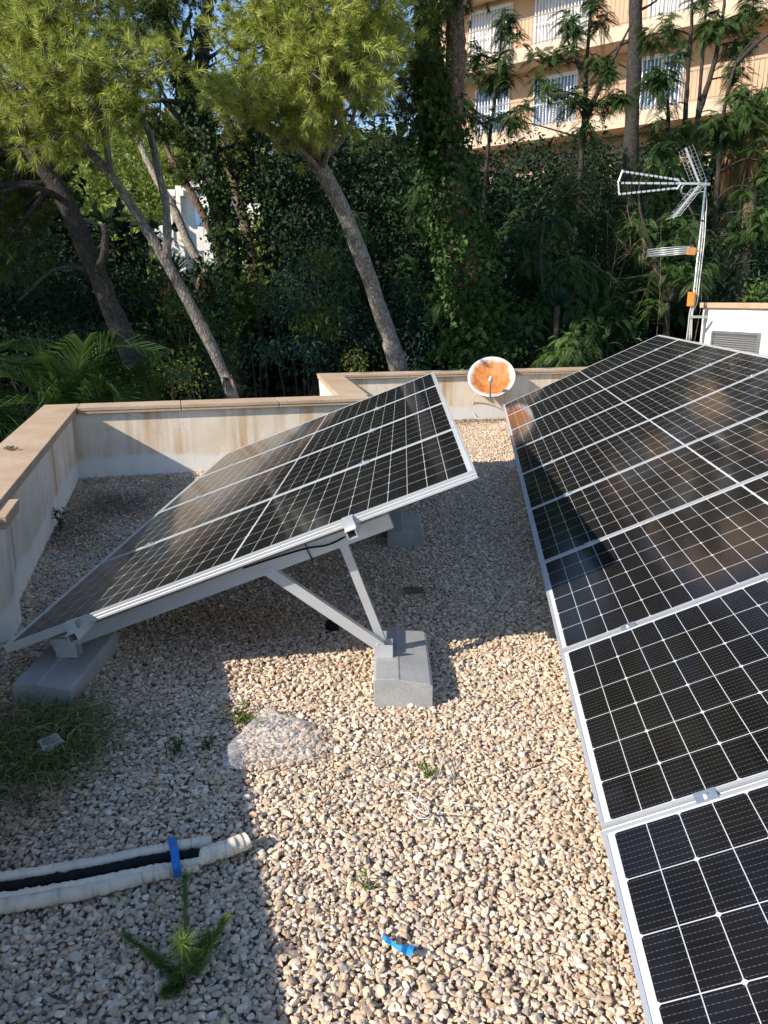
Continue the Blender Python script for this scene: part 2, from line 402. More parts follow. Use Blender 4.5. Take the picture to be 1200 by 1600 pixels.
def leafy(blobs, per, L, Wd, droop=.2, tone0=.5, sub=10, spread=.2):
    parts = []
    for c, r in blobs:
        r3 = np.broadcast_to(np.asarray(r, float), 3); rm = float(r3.mean())
        K = max(5, int(sub * (rm / .6) ** 2)); cc, dd = in_blob(c, r3, K, .7)
        k = int(per)
        P = np.repeat(cc, k, 0) + RNG.normal(size=(K * k, 3)) * spread * (rm / .6) ** .4 * np.array([1, 1, .75])
        D = nrm(np.repeat(dd, k, 0) * .6 + RNG.normal(size=(K * k, 3)) * .6 + np.array([0, 0, -droop]))
        N = nrm(RNG.normal(size=(K * k, 3)) * .5 + np.repeat(dd, k, 0) * .6 + np.array([0, 0, .8]))
        tone = np.clip(np.repeat(RNG.normal(tone0, .14, K), k) + RNG.normal(0, .16, K * k), 0, 1)
        sc = (.65 + .7 * RNG.random(K * k)) * np.repeat(RNG.uniform(.6, 1.5, K), k)
        parts.append(leaf_quads(P, D, N, L * sc, Wd * sc, tone))
    return cat(parts)
def feathery(blobs, fr=16, sub=7, FL=.34, tone0=.5, leaflet=.040, npair=17, droop=.8):
    """drooping bipinnate fronds gathered in clumps"""
    parts = []
    for c, r in blobs:
        r3 = np.broadcast_to(np.asarray(r, float), 3); K = max(3, int(sub * (float(r3.mean()) / .5) ** 1.6))
        cc, dd = in_blob(c, r3 * .8, K, .4)
        n = K * fr
        O = np.repeat(cc, fr, 0) + RNG.normal(size=(n, 3)) * .07
        D = nrm(np.repeat(dd, fr, 0) * .35 + RNG.normal(size=(n, 3)) * np.array([.9, .9, .35]) + np.array([0, 0, .25]))
        fl = FL * (.6 + .7 * RNG.random(n))
        t = (np.arange(npair) + .6) / npair
        P = O[:, None] + D[:, None] * (fl[:, None] * t)[..., None]
        P[..., 2] -= droop * (fl[:, None] * t ** 2)
        T = nrm(D[:, None] + np.array([0, 0, -1.]) * (2 * droop * t)[None, :, None])
        S = nrm(np.cross(T, np.array([0, 0, 1.]) + RNG.normal(size=(n, 1, 3)) * .2))
        ll = leaflet * np.sin(math.pi * np.clip(t * .85 + .13, 0, 1))[None, :] * (fl / FL)[:, None] * 1.5
        tone = np.clip(np.repeat(RNG.normal(tone0, .14, K), fr) + RNG.normal(0, .08, n), 0, 1)
        for sgn in (1, -1):
            d = nrm(S * sgn + T * .45 + np.array([0, 0, -.25]))
            nn = nrm(np.cross(d, T)); B = P.reshape(-1, 3)
            parts.append(leaf_quads(B, d.reshape(-1, 3), nn.reshape(-1, 3), ll.repeat(1, 0).reshape(-1), (ll * .36).reshape(-1), np.repeat(tone, npair), .05))
    return cat(parts)
def frond(base, path, leaflets, LL, wd, tone, fold=.5, ang=.7):
    """pinnate palm frond along a spline path; leaflets hang in two rows"""
    P = spline(path, leaflets); T = nrm(np.gradient(P, axis=0))
    t = np.linspace(0, 1, leaflets); S = nrm(np.cross(T, np.array([0, 0, 1.])))
    U = np.cross(S, T); parts = []
    ll = LL * np.sin(math.pi * np.clip(.12 + .80 * t, 0, 1)) ** .7
    for sgn in (1, -1):
        d = nrm(S * sgn + T * ang + U * fold + RNG.normal(size=P.shape) * .06)
        nn = nrm(np.cross(d, T)); w_ = np.full(leaflets, wd)
        tip = P + d * ll[:, None] - np.array([0, 0, 1.]) * (ll * .25)[:, None]; mid = P + d * (ll * .55)[:, None]
        side = nrm(np.cross(d, nn)) * (w_ / 2)[:, None]
        V = np.stack([P - side * .5, P + side * .5, mid + side, mid - side, tip + side * .1, tip - side * .1], 1).reshape(-1, 3)
        i = np.arange(leaflets)[:, None] * 6
        F = np.vstack([i + np.array([0, 1, 2, 3]), i + np.array([3, 2, 4, 5])])
        parts.append((V, F, np.repeat(np.clip(tone + RNG.normal(0, .12, leaflets), 0, 1), 6)))
    return cat(parts)
def trunk_mb(mb, path, radii, n=12, seg=26, rough=.06):
    P = spline(path, seg); r = np.interp(np.linspace(0, 1, seg), np.linspace(0, 1, len(radii)), radii)
    r = r * (1 + RNG.normal(0, rough, seg)); P = P + RNG.normal(size=P.shape) * (r * .06)[:, None]
    mb.tube(P, r, n); return P
def foliage_part(name, data, mat, parent): 
    V, F, A = data
    return mesh_np(name, V, F, mat, parent, {'rnd': A})

# ------------------------------------------------------------------ the roof: gravel deck, parapets
E1 = np.array([.965, .262, 0]); E2 = np.array([-.262, .965, 0]); UP = np.array([0, 0, 1.])
C0 = np.array([-2.81, 7.09, 0])                        # inner coping corner, back left
J0 = np.array([-.12, 7.83, 0])                         # where the jog wall meets the back wall
F0 = np.array([-.55, 10.30, 0])                        # inner corner, far left
def prof(p, q, r): return (q - p) * 0
deck = MB()
deck.prism([C0 - E2 * 14 - E1 * .2, C0 - E2 * 14 + E1 * 14, C0 + E1 * 14 + E2 * 3.6, F0 + E2 * .2 - E1 * .1, J0 - E1 * .1 + E2 * .2, C0 + E2 * .2 - E1 * .2], (0, 0, -.33))
deck.v = [(a, b, c - .014) for a, b, c in deck.v]
dk = deck.build('roof_deck', M['bed']); tag(dk, kind='structure')
house = MB(); hz = -.352
house.prism([(p[0], p[1], hz) for p in (C0 - E2 * 14 - E1 * .28, C0 - E2 * 14 + E1 * 14, C0 + E1 * 14 + E2 * 3.5, F0 + E2 * .15, J0 + E2 * .1, C0 + E2 * .24 - E1 * .28)], (0, 0, -3.6))
tag(house.build('house', M['plaster']), 'cream rendered house carrying the gravel roof, under the parapets', 'house')

def parapet(name, label, a, b, side, top=.67, th=.22, cw=.30, over=.04, ext=(0, 0), cext=(0, 0)):
    """inner COPING edge runs a->b; side = unit vector pointing outwards"""
    d = (b - a) / np.linalg.norm(b - a)
    a1, b1 = a - d * ext[0], b + d * ext[1]
    t = thing(name, label, 'wall', a1)
    wl = MB(); i0, i1 = a1 + side * over, b1 + side * over; o = side * th
    wl.prism([p + UP * -.34 for p in (i0, i1, i1 + o, i0 + o)], UP * (top - .062 + .34)); wl.build('wall', M['plaster'], t)
    cp = MB(); a2, b2 = a - d * cext[0], b + d * cext[1]; L = np.linalg.norm(b2 - a2); n = max(1, round(L / .9))
    for i in range(n):
        p, q = a2 + d * (L * i / n + .0035), a2 + d * (L * (i + 1) / n - .0035)
        cp.prism([x + UP * (top - .062) for x in (p, q, q + side * cw, p + side * cw)], UP * .028)
        cp.prism([x + UP * (top - .034) for x in (p - side * .006, q - side * .006, q + side * (cw + .006), p + side * (cw + .006))], UP * .034)
    cp.build('coping', M['coping'], t, bevel=.004)
    return t
parapet('parapet_wall', 'long rendered parapet with terracotta coping running along the left edge of the roof', C0 + E2 * .0, C0 - E2 * 13, -E1, ext=(.037, 0), cext=(.30, 0))
parapet('parapet_wall', 'rust streaked parapet crossed by a diagonal shadow, behind the tilted left panels', C0, J0 + E1 * .0, E2, ext=(.26, .0), cext=(-.008, -.008))
JN = nrm((F0 - J0)); JS = np.array([-JN[1], JN[0], 0])
parapet('parapet_wall', 'short return parapet with white outer face joining the near and far parapets', J0 + JN * .30, F0, JS, ext=(.0, .03), cext=(-.012, .296))
parapet('parapet_wall', 'sunlit far parapet streaked with rust behind the satellite dish', F0, F0 + E1 * 5.55, E2, ext=(.26, 0), cext=(-.008, 0))
# the pilaster at the frame's left edge
pt = thing('wall_pier', 'short coped pier projecting from the left parapet beside the lowest panel corner', 'pier', (-1.9, 3.6, 0))
pc = np.array([-1.80, 3.635, 0])
MB().prism([pc - E1 * .05 - E2 * .14 + UP * -.3, pc - E1 * .05 + E2 * .14 + UP * -.3, pc - E1 * .165 + E2 * .14 + UP * -.3, pc - E1 * .165 - E2 * .14 + UP * -.3], UP * .885).build('wall', M['plaster'], pt)
cpm = MB()
for z, e in ((.587, 0.), (.616, .006)):
    cpm.prism([pc + E1 * e - E2 * (.165 + e) + UP * z, pc + E1 * e + E2 * (.165 + e) + UP * z, pc - E1 * .142 + E2 * (.165 + e) + UP * z, pc - E1 * .142 - E2 * (.165 + e) + UP * z], UP * (.028 if e == 0 else .036))
cpm.build('coping', M['coping'], pt, bevel=.004)

# white service box at the far right with its grille
sb = thing('service_wall', 'tall white rendered wall with grey vent grille behind the right panels', 'wall', (4.70, 11.84, 0))
s0 = np.array([4.70, 11.84, 0]); DN = -E2
MB().prism([s0, s0 + DN * 4, s0 + DN * 4 + E1 * .25, s0 + E1 * .25][::-1], UP * 1.50).build('wall', M['white_plaster'], sb)
MB().prism([p + UP * 1.503 for p in (s0 - E1 * .045 - DN * .03, s0 - E1 * .045 + DN * 4.03, s0 + E1 * .30 + DN * 4.03, s0 + E1 * .30 - DN * .03)][::-1], UP * .075).build('coping', M['coping'], sb, bevel=.006)
gl = MB(); g0 = s0 + DN * .28 - E1 * .003 + UP * .66; GW, GH = .98, .53
def on_s(x, z, y=0): return g0 + DN * x + UP * z - E1 * y
for x0, z0, x1, z1 in ((0, 0, GW, .035), (0, GH - .035, GW, GH), (0, .035, .035, GH - .035), (GW - .035, .035, GW, GH - .035)):
    gl.prism([on_s(x0, z0), on_s(x1, z0), on_s(x1, z1), on_s(x0, z1)], -E1 * .03)
gr = gl.build('grille_frame', M['grey'], sb)
sl_ = MB()
for i in range(15):
    z = .05 + i * .03
    sl_.bar(on_s(.037, z, .008), on_s(GW - .037, z, .008), .004, .028, up=-E1 * .6 + UP)
for i in range(15): sl_.bar(on_s(.07 + i * .06, .037, .020), on_s(.07 + i * .06, GH - .037, .020), .012, .005)
sl_.build('slats', M['grey'], gr)

# ------------------------------------------------------------------ gravel
def ico(sub):
    import bmesh
    b = bmesh.new(); bmesh.ops.create_icosphere(b, subdivisions=sub, radius=1.)
    b.verts.ensure_lookup_table(); V = np.array([v.co[:] for v in b.verts]); F = np.array([[v.index for v in f.verts] for f in b.faces]); b.free(); return V, F
def stone_shapes(sub, n):
    V, F = ico(sub); out = []
    for _ in range(n):
        v = V.copy()
        for _k in range(RNG.integers(6, 10)):
            nn = rand_dirs(1)[0]; d = RNG.uniform(.36, .72); e = v @ nn - d
            v = v - np.outer(np.maximum(e, 0), nn)
        v *= np.array([1, RNG.uniform(.62, .95), RNG.uniform(.42, .72)]); out.append(v)
    return np.array(out), F
def roof_xy(x, y):
    """inside the parapets?"""
    p = np.stack([x, y], -1)
    def dd(o, n): return (p - o[:2]) @ n[:2]
    left = dd(C0, E1) > -.04; back = dd(C0, E2) < .045
    jog = ((p - J0[:2]) @ JS[:2] < .04) & (dd(F0, E2) < .045) & (dd(C0, E1) > 2.5)
    return left & (back | jog)
PAL = 1.07 * np.array([1.04, .985, .93]) * np.array([[.66, .56, .45], [.60, .49, .37], [.72, .64, .54], [.52, .42, .33], [.56, .50, .44], [.62, .47, .36], [.47, .38, .29], [.70, .60, .47], [.50, .46, .42], [.76, .70, .62]])
def litter_density(x, y):
    a = np.exp(-(((x + 2.3) / .62) ** 2 + ((y - 5.9) / 1.2) ** 2)) * (.75 + .5 * np.sin(x * 5 + y * 2) * np.sin(y * 4 - x))
    b = np.exp(-(((x + 1.45) / .45) ** 2 + ((y - 2.35) / .5) ** 2)) * .9
    c = np.exp(-((y - 10.6 - .27 * (x - 1)) / .28) ** 2) * .9 * (y > 9.5)
    d = np.exp(-(((x + .75) / .5) ** 2 + ((y - 3.75) / .35) ** 2)) * .55
    return np.clip(a + b + c + d, 0, 1)
def scatter(x0, x1, y0, y1, sp, sub, layers, smin, smax, wide=.35):
    shp, F = stone_shapes(sub, 60); VV, FF, CC = [], [], []; off = 0
    for zl, keep in layers:
        gx, gy = np.meshgrid(np.arange(x0, x1, sp), np.arange(y0, y1, sp)); x = gx.ravel(); y = gy.ravel()
        x = x + RNG.uniform(-.5, .5, len(x)) * sp * 1.1; y = y + RNG.uniform(-.5, .5, len(y)) * sp * 1.1
        # only what the camera region of the roof can need
        lim = np.abs(x) < .62 * (y * .965 + .62) + wide
        ok = roof_xy(x, y) & lim & (RNG.random(len(x)) < keep)
        x, y = x[ok], y[ok]; n = len(x)
        s = np.exp(RNG.normal(0, .28, n)); s = np.clip((smin + smax) / 2 * s, smin * .7, smax * 1.25) / 2
        a = RNG.random(n) * 6.283; ca, sa = np.cos(a), np.sin(a)
        tx, ty = RNG.normal(0, .32, n), RNG.normal(0, .32, n)
        v = shp[RNG.integers(0, len(shp), n)] * s[:, None, None]
        X, Y, Z = v[..., 0], v[..., 1], v[..., 2]
        Y, Z = Y * np.cos(tx)[:, None] - Z * np.sin(tx)[:, None], Y * np.sin(tx)[:, None] + Z * np.cos(tx)[:, None]
        X, Z = X * np.cos(ty)[:, None] + Z * np.sin(ty)[:, None], -X * np.sin(ty)[:, None] + Z * np.cos(ty)[:, None]
        X, Y = X * ca[:, None] - Y * sa[:, None], X * sa[:, None] + Y * ca[:, None]
        z = zl + RNG.uniform(-.006, .006, n) + .012 * np.sin(x * 2.1 + 1) * np.sin(y * 1.7)
        V = np.stack([X + x[:, None], Y + y[:, None], Z + z[:, None]], -1)
        c = PAL[RNG.integers(0, len(PAL), n)] * RNG.uniform(.84, 1.06, n)[:, None]
        ld = litter_density(x, y); c = c * (1 - .72 * ld * RNG.uniform(.5, 1, n))[:, None] * np.where(ld[:, None] > .3, [1, .95, .88], [1, 1, 1])
        nv = shp.shape[1]
        VV.append(V.reshape(-1, 3)); FF.append((F[None] + (np.arange(n) * nv)[:, None, None]).reshape(-1, 3) + off); off += n * nv
        CC.append(np.repeat(c, nv, 0))
    return np.vstack(VV), np.vstack(FF), np.vstack(CC)
gv = [scatter(-2.4, 1.6, .95, 3.0, .0150, 2, ((-.002, 1.), (.006, .9)), .0135, .031),
      scatter(-3.2, 2.2, 3.0, 5.0, .0165, 2, ((-.002, 1.), (.006, .85)), .0150, .033),
      scatter(-3.6, 3.4, 5.0, 11.6, .0215, 1, ((-.002, 1.), (.007, .8)), .020, .036),
      scatter(3.4, 5.3, 3.2, 12.2, .032, 1, ((.0, 1.), (.009, .6)), .030, .048, 9.)]
V, Cc = np.vstack([g[0] for g in gv]), np.vstack([g[2] for g in gv])
o_, fs = 0, []
for g in gv: fs.append(g[1] + o_); o_ += len(g[0])
tag(mesh_np('gravel', V, np.vstack(fs), M['stone'], None, {'col': Cc}), kind='stuff')
del gv, V, Cc, fs

# ------------------------------------------------------------------ solar panels
LEN, WID, GAP, TH = 2.094, 1.038, .020, .035
def frame_axes(az, tilt):
    v = np.array([math.sin(az), math.cos(az), 0]); h = np.array([math.cos(az), -math.sin(az), 0])
    u = h * math.cos(tilt) + UP * math.sin(tilt); return u, v, np.cross(u, v)
LO = np.array([-1.595, 2.996, -1.401 + CAM_H]); LU, LV, LN = frame_axes(R(1.338), R(21.44))
RO = np.array([.562, 1.726, -1.3225 + CAM_H]); RU, RV, RN = frame_axes(R(6.657), R(25.52))
def LP(u, v, n): return LO + LU * u + LV * v + LN * n
def RP(u, v, n): return RO + RU * u + RV * v + RN * n
def rotm(u, v, n): return Matrix(((u[0], v[0], n[0]), (u[1], v[1], n[1]), (u[2], v[2], n[2]))).to_euler()
def panel_proto(label):
    t = thing('solar_panel', label, 'solar panel'); m = MB()
    loops = [(.011, -.0045), (.011, 0), (0, 0), (0, -.008), (.0016, -.0095), (.0016, -.0115), (0, -.013), (0, -.021), (.0016, -.0225), (.0016, -.0245), (0, -.026), (0, -TH), (.028, -TH), (.028, -.033)]
    V = []
    for i, z in loops: V += [(i, i, z), (LEN - i, i, z), (LEN - i, WID - i, z), (i, WID - i, z)]
    F = [(4 * a + k, 4 * a + (k + 1) % 4, 4 * a + 4 + (k + 1) % 4, 4 * a + 4 + k) for a in range(len(loops) - 1) for k in range(4)]
    m.add(V, [q[::-1] for q in F]); m.build('frame', M['alu'], t, local=True)
    i = .011; me = bpy.data.meshes.new('glass')
    me.from_pydata([(i, i, -.002), (LEN - i, i, -.002), (LEN - i, WID - i, -.002), (i, WID - i, -.002)], [], [(0, 1, 2, 3)])
    uv = me.uv_layers.new(name='UVMap')
    for l in me.loops: uv.data[l.index].uv = me.vertices[l.vertex_index].co[:2]
    me.materials.append(M['cells']); g = bpy.data.objects.new('glass', me); COL.objects.link(g); g.parent = t
    b = MB().abox((.012, .012, -.009), (LEN - .012, WID - .012, -.006)).build('backsheet', M['backsheet'], t, local=True)
    return t
def copy_tree(o, parent=None):
    c = o.copy(); COL.objects.link(c); c.parent = parent
    for ch in list(o.children): copy_tree(ch, c)
    return c
LLAB = ['near end panel of the left row, its front frame edge and clamps facing the viewer',
        'second panel from the near end of the left row of four',
        'third panel from the near end of the left row of four',
        'far end panel of the left row, next to the rust streaked parapet']
RLAB = ['nearest panel of the long right row, cut off by the bottom right corner',
        'second nearest panel of the right row, fully sunlit with bold white cell lines',
        'third nearest panel of the right row, tip of the cast shadow at its lower left',
        'fourth nearest panel of the right row, shadow along its lower end',
        'fifth nearest panel of the right row, shadow on its lower end',
        'fourth panel from the far end of the right row, brown reflection at its lower end',
        'third panel from the far end of the right row, rusty dish mirrored in it',
        'second panel from the far end of the right row',
        'far end panel of the right row, nearest to the satellite dish']
proto = panel_proto(LLAB[0])
for i in range(4):
    p = proto if i == 0 else copy_tree(proto)
    p.location = LO + LV * (i * (WID + GAP)); p.rotation_euler = rotm(LU, LV, LN); tag(p, LLAB[i], group='panels of the left row')
for i in range(9):
    p = copy_tree(proto)
    p.location = RO + RV * ((i - 1) * (WID + GAP) + GAP / 2); p.rotation_euler = rotm(RU, RV, RN); tag(p, RLAB[i], group='panels of the right row')

def clamp(mb, PF, u, v, N, U, V_, end=False):
    if end:
        mb.box(PF(u, v - .012, .002), U, V_, N, .024, .020, .002)
        mb.box(PF(u, v - .0305, -.019), U, V_, N, .024, .0015, .019)
        mb.box(PF(u, v - .045, -.0385), U, V_, N, .024, .014, .0015)
    else:
        mb.box(PF(u, v, .002), U, V_, N, .028, .021, .002)
        mb.tube([PF(u, v, .004), PF(u, v, .011)], .0065, 6)
def channel(mb, a, b, w, h, N, t=.003):
    """square hollow section from a to b, N the outward normal of its top"""
    a, b = np.asarray(a, float), np.asarray(b, float); d = nrm(b - a); s = np.cross(d, N); c = (a + b) / 2; L = np.linalg.norm(b - a) / 2
    mb.box(c + N * (h / 2 - t / 2), d, s, N, L, w / 2, t / 2); mb.box(c - N * (h / 2 - t / 2), d, s, N, L, w / 2, t / 2)
    mb.box(c + s * (w / 2 - t / 2), d, s, N, L, t / 2, h / 2 - t); mb.box(c - s * (w / 2 - t / 2), d, s, N, L, t / 2, h / 2 - t)
def block(label, x, y, wd=.245, dp=.53, h=.122, yaw=0., left=.45):
    t = MB(); r = RNG
    pr = [(0, -.03), (wd, -.03), (wd, h * .74), (wd - .012, h * .80), (wd * left, h - .004), (wd * left - .006, h), (.008, h), (0, h - .008)]
    c, s = math.cos(yaw), math.sin(yaw)
    t.prism([(a * c, a * s, b) for a, b in pr], (-s * dp, c * dp, 0))
    o = t.build('concrete_block', M['concrete'], None, bevel=.004); o.location = (x, y, 0)
    return tag(o, label, 'concrete block', 'ballast blocks under the left panels')
block('shaded pale grey block under the lowest near corner of the left panels', -1.508, 2.85, .24, .57)
block('sunlit grey ballast block carrying the two diagonal aluminium legs', -.043, 2.89)
block('shaded grey ballast block farther back behind the raised edge of the left panels', .022, 4.985)

lm = thing('panel_mount', 'aluminium rails, legs and clamps carrying the left row of panels', 'mount', (-.6, 3.1, 0))
yb = [.135, 2.24, 3.75]
for v in yb:
    b = MB(); channel(b, LP(.12, v, -.106), LP(1.70, v, -.106), .035, .062, LN); b.build('beam', M['alu'], lm)
for u in (.325, 1.558):
    b = MB(); channel(b, LP(u, -.055, -.0555), LP(u, 4 * WID + 3 * GAP + .04, -.0555), .04, .038, LN); b.build('rail', M['alu'], lm)
def leg(parent, a, b, w, d, N=(0, 1, 0), mat='alu'):
    a, b = np.asarray(a, float), np.asarray(b, float); k = MB(); dd = nrm(b - a); N = np.asarray(N, float); s = nrm(np.cross(dd, N))
    c = (a + b) / 2; L = np.linalg.norm(b - a) / 2; N = np.cross(s, dd)
    k.box(c, dd, s, N, L, w / 2, .002); k.box(c + s * (w / 2 - .002) + N * d / 2, dd, s, N, L, .002, d / 2)
    k.box(c - s * (w / 2 - .002) + N * d / 2, dd, s, N, L, .002, d / 2)
    for p in (a + dd * .02, b - dd * .02): k.tube([p - N * .007, p - N * .002], .009, 6); k.tube([p - N * .011, p - N * .007], .0045, 6)
    return k.build('leg', M[mat], parent)
for v in yb:
    dy = LV * (v - yb[0]); y0 = 3.085 + np.array([0, 0, 0])
    top1 = LP(1.135, v, -.115) - np.array([0, .022, 0]); top2 = LP(1.475, v, -.115) + np.array([0, .002, 0])
    base = np.array([.005, LP(0, v, 0)[1] - .045, .165])
    foot = np.array([-.012, LP(0, v, 0)[1] - .02, .165]) + LV * 0
    leg(lm, top1, foot - np.array([0, .012, 0]), .046, .03); leg(lm, top2, foot + np.array([.006, .03, 0]), .036, .025)
    k = MB(); c = foot + np.array([.01, .0, -.02])
    k.abox(c + (-.04, -.018, -.028), c + (.04, .05, -.024)); k.abox(c + (-.04, -.022, -.028), c + (.04, -.018, .035)); k.abox(c + (-.04, .046, -.028), c + (.04, .050, .035))
    k.build('bracket', M['alu'], lm)
    k = MB(); c = LP(.17, v, -.15); c[2] = .122
    k.abox(c + (-.05, -.03, -.004), c + (.05, .03, 0)); k.abox(c + (-.045, -.030, 0), c + (.045, -.026, .085)); k.abox(c + (-.045, .026, 0), c + (.045, .030, .085)); k.build('bracket', M['alu'], lm)
for u in (.315, 1.575):
    for j in range(1, 4): k = MB(); clamp(k, LP, u, j * (WID + GAP) - GAP / 2, LN, LU, LV); k.build('clamp', M['zinc'], lm)
for u in (.325, 1.558): k = MB(); clamp(k, LP, u, 0, LN, LU, LV, True); k.build('end_clamp', M['alu'], lm)
k = MB(); k.tube(spline([LP(1.05, .10, -.07), LP(1.2, .108, -.078), LP(1.33, .11, -.088), LP(1.42, .108, -.105), LP(1.50, .12, -.10), LP(1.53, .16, -.09)], 24), .004, 6)
k.tube(spline([LP(1.335, .108, -.066), LP(1.333, .104, -.1), LP(1.335, .110, -.142)], 8), .003, 6); k.build('cable', M['black'], lm, True)

rm = thing('panel_mount', 'aluminium rails and clamps carrying the long right row of panels, foot showing past its edge', 'mount', (1.2, 5, 0))
for v in (-.6, 1.4, 3.4, 5.25, 7.6):
    b = MB(); channel(b, RP(-.085 if v == 5.25 else .1, v, -.106), RP(1.9, v, -.106), .035, .062, RN); b.build('beam', M['alu'], rm)
    f = RP(1.75, v, 0); leg(rm, RP(1.55, v, -.115) - RV * .02, (f[0], f[1] - .02, .16), .045, .03)
    leg(rm, RP(1.85, v, -.115) + RV * .005, (f[0] + .01, f[1] + .015, .16), .036, .025)
    MB().abox((f[0] - .13, f[1] - .2, -.03), (f[0] + .13, f[1] + .2, .12)).build('footing', M['concrete'], rm, bevel=.006)
    f = RP(.42, v, 0); MB().abox((f[0] - .12, f[1] - .2, -.03), (f[0] + .14, f[1] + .2, .12)).build('footing', M['concrete'], rm, bevel=.006)
    MB().abox((f[0] - .02, f[1] - .03, .121), (f[0] + .03, f[1] + .03, .36)).build('bracket', M['alu'], rm)
for u in (.275, 1.82):
    b = MB(); channel(b, RP(u, -1.05, -.0555), RP(u, 8 * (WID + GAP) + .02, -.0555), .04, .038, RN); b.build('rail', M['alu'], rm)
for u in (.275, 1.82):
    for j in range(0, 8): k = MB(); clamp(k, RP, u, j * (WID + GAP), RN, RU, RV); k.build('clamp', M['zinc'], rm)

# ------------------------------------------------------------------ satellite dish
dc = W(768, 588, 10.60); dn = nrm(np.array([-.13, -.77, .62]))
dx = nrm(np.cross(np.array([0, 0, 1.]), dn)) * 1.; dx = -dx if dx[0] < 0 else dx; dyv = np.cross(dn, dx)
dt = thing('satellite_dish', 'white satellite dish with orange rusted face on the far parapet', 'satellite dish', (1.45, 10.95, 0))
m = MB(); NR, NA = 9, 48; RX, RY = .315, .315
def dp(r, a, off=0.): return dc + dx * RX * r * math.cos(a) + dyv * RY * r * math.sin(a) + dn * (.075 * (r * r - 1) + off)
Vv = []
for off in (0, -.008):
    for i in range(NR + 1): Vv += [dp(i / NR, 2 * math.pi * k_ / NA, off) for k_ in range(NA)]
    if off == 0:
        for k_ in range(NA): Vv.append(dp(1.025, 2 * math.pi * k_ / NA, -.012))
Ff = []
for i in range(NR + 1):
    for k_ in range(NA): Ff.append((i * NA + k_, i * NA + (k_ + 1) % NA, (i + 1) * NA + (k_ + 1) % NA, (i + 1) * NA + k_))
b0 = (NR + 2) * NA
for i in range(NR):
    for k_ in range(NA): Ff.append((b0 + i * NA + k_, b0 + (i + 1) * NA + k_, b0 + (i + 1) * NA + (k_ + 1) % NA, b0 + i * NA + (k_ + 1) % NA))
for k_ in range(NA): Ff.append(((NR + 1) * NA + k_, (NR + 1) * NA + (k_ + 1) % NA, b0 + NR * NA + (k_ + 1) % NA, b0 + NR * NA + k_))
m.add(np.array(Vv) - dc, Ff)
ref = m.build('reflector', M['dish'], dt, smooth=True, local=True); ref.location = Vector(dc - np.array(dt.location))
lnb = dc + dn * .26 - dyv * .20
k = MB(); arm = [dp(1.0, -math.pi / 2, -.02), dp(.98, -math.pi / 2, .03) + dn * .06 - dyv * .03, lnb - dyv * .03]
k.tube(spline(arm, 10), .010, 8); k.build('feed_arm', M['grey'], dt, True)
k = MB(); k.tube([lnb + dn * .03, lnb - dn * .015, lnb - dn * .02, lnb - dn * .06], [.018, .02, .03, .03], 14); k.build('receiver', M['cable'], dt, True)
k = MB(); hub = dc - dn * .10; pole = np.array([1.38, 10.83, .33])
k.tube([hub, hub - dn * .04], .05, 10); k.tube([hub - dn * .03, pole + UP * .12, pole], .022, 10)
k.tube([pole + UP * .02, np.array([1.36, 10.90, .33])], .02, 8)
k.abox((1.30, 10.885, .24), (1.42, 10.897, .42)); k.build('wall_arm', M['grey'], dt)
k = MB(); k.tube(spline([lnb - dn * .05, dp(.95, -1.6, .02), (1.33, 10.66, .40), (1.25, 10.75, .36), (1.24, 10.84, .18), (1.27, 10.80, .05), (1.34, 10.70, .03), (1.70, 10.78, .03), (2.1, 10.85, .025)], 50), .006, 6); k.build('cable', M['cable'], dt, True)

# ------------------------------------------------------------------ aerial mast
YM = 11.60
def am(px, py, dy=0.): return W(px, py, YM + dy)
base = am(1078.5, 528); base[2] = 0.0; base[0] -= .03
mt = thing('aerial_mast', 'galvanised aerial mast with directional antennas in front of the dark trees', 'antenna', base)
topm = am(1103.5, 281)
k = MB(); k.tube([base, base + (topm - base) * .5, topm], [.019, .018, .016], 12); k.build('mast', M['galv'], mt, True)
k = MB(); k.bar(am(1076, 495, -.05), am(1106, 495, -.05), .03, .035); k.build('wall_bracket', M['galv'], mt)
uh = bpy.data.objects.new('directional_antenna', None); COL.objects.link(uh); uh.parent = mt
def A3(px, py, dy=0.): return am(px, py, dy)
for a, b_ in (((973, 268), (1059, 281)), ((971, 286), (1100, 287)), ((968, 303.5), (1056, 294))):
    p, q = A3(*a), A3(*b_); k = MB(); tk = MB(); k.bar(p, q, .022, .026)
    for i in range(11):
        c = p + (q - p) * (i + .4) / 11.5
        if c[0] < A3(1060, 287)[0]: k.tube([c - (0, .085, 0), c + (0, .085, 0)], .003, 5); tk.abox(c - (.008, .0135, .0155), c + (.008, .0135, .0155))
    nf = len(k.f); k.add(tk.v, tk.f); bo = k.build('boom', M['rod'], uh); bo.data.materials.append(M['black'])
    for pl in bo.data.polygons[nf:]: pl.material_index = 1
k = MB(); k.tube([A3(973, 266), A3(966, 285), A3(967.5, 304.5)], .012, 6); k.build('end_plate', M['rod'], uh); k = MB(); k.tube([A3(1058, 279), A3(1064, 287), A3(1057, 296)], .014, 6); k.build('end_plate', M['rod'], uh); k = MB()
k.tube(spline([A3(1066, 279, -.04), A3(1072, 285, .05), A3(1066, 292, -.04), A3(1064, 301, 0)], 16), .008, 6); k.build('dipole', M['rod'], uh, True)
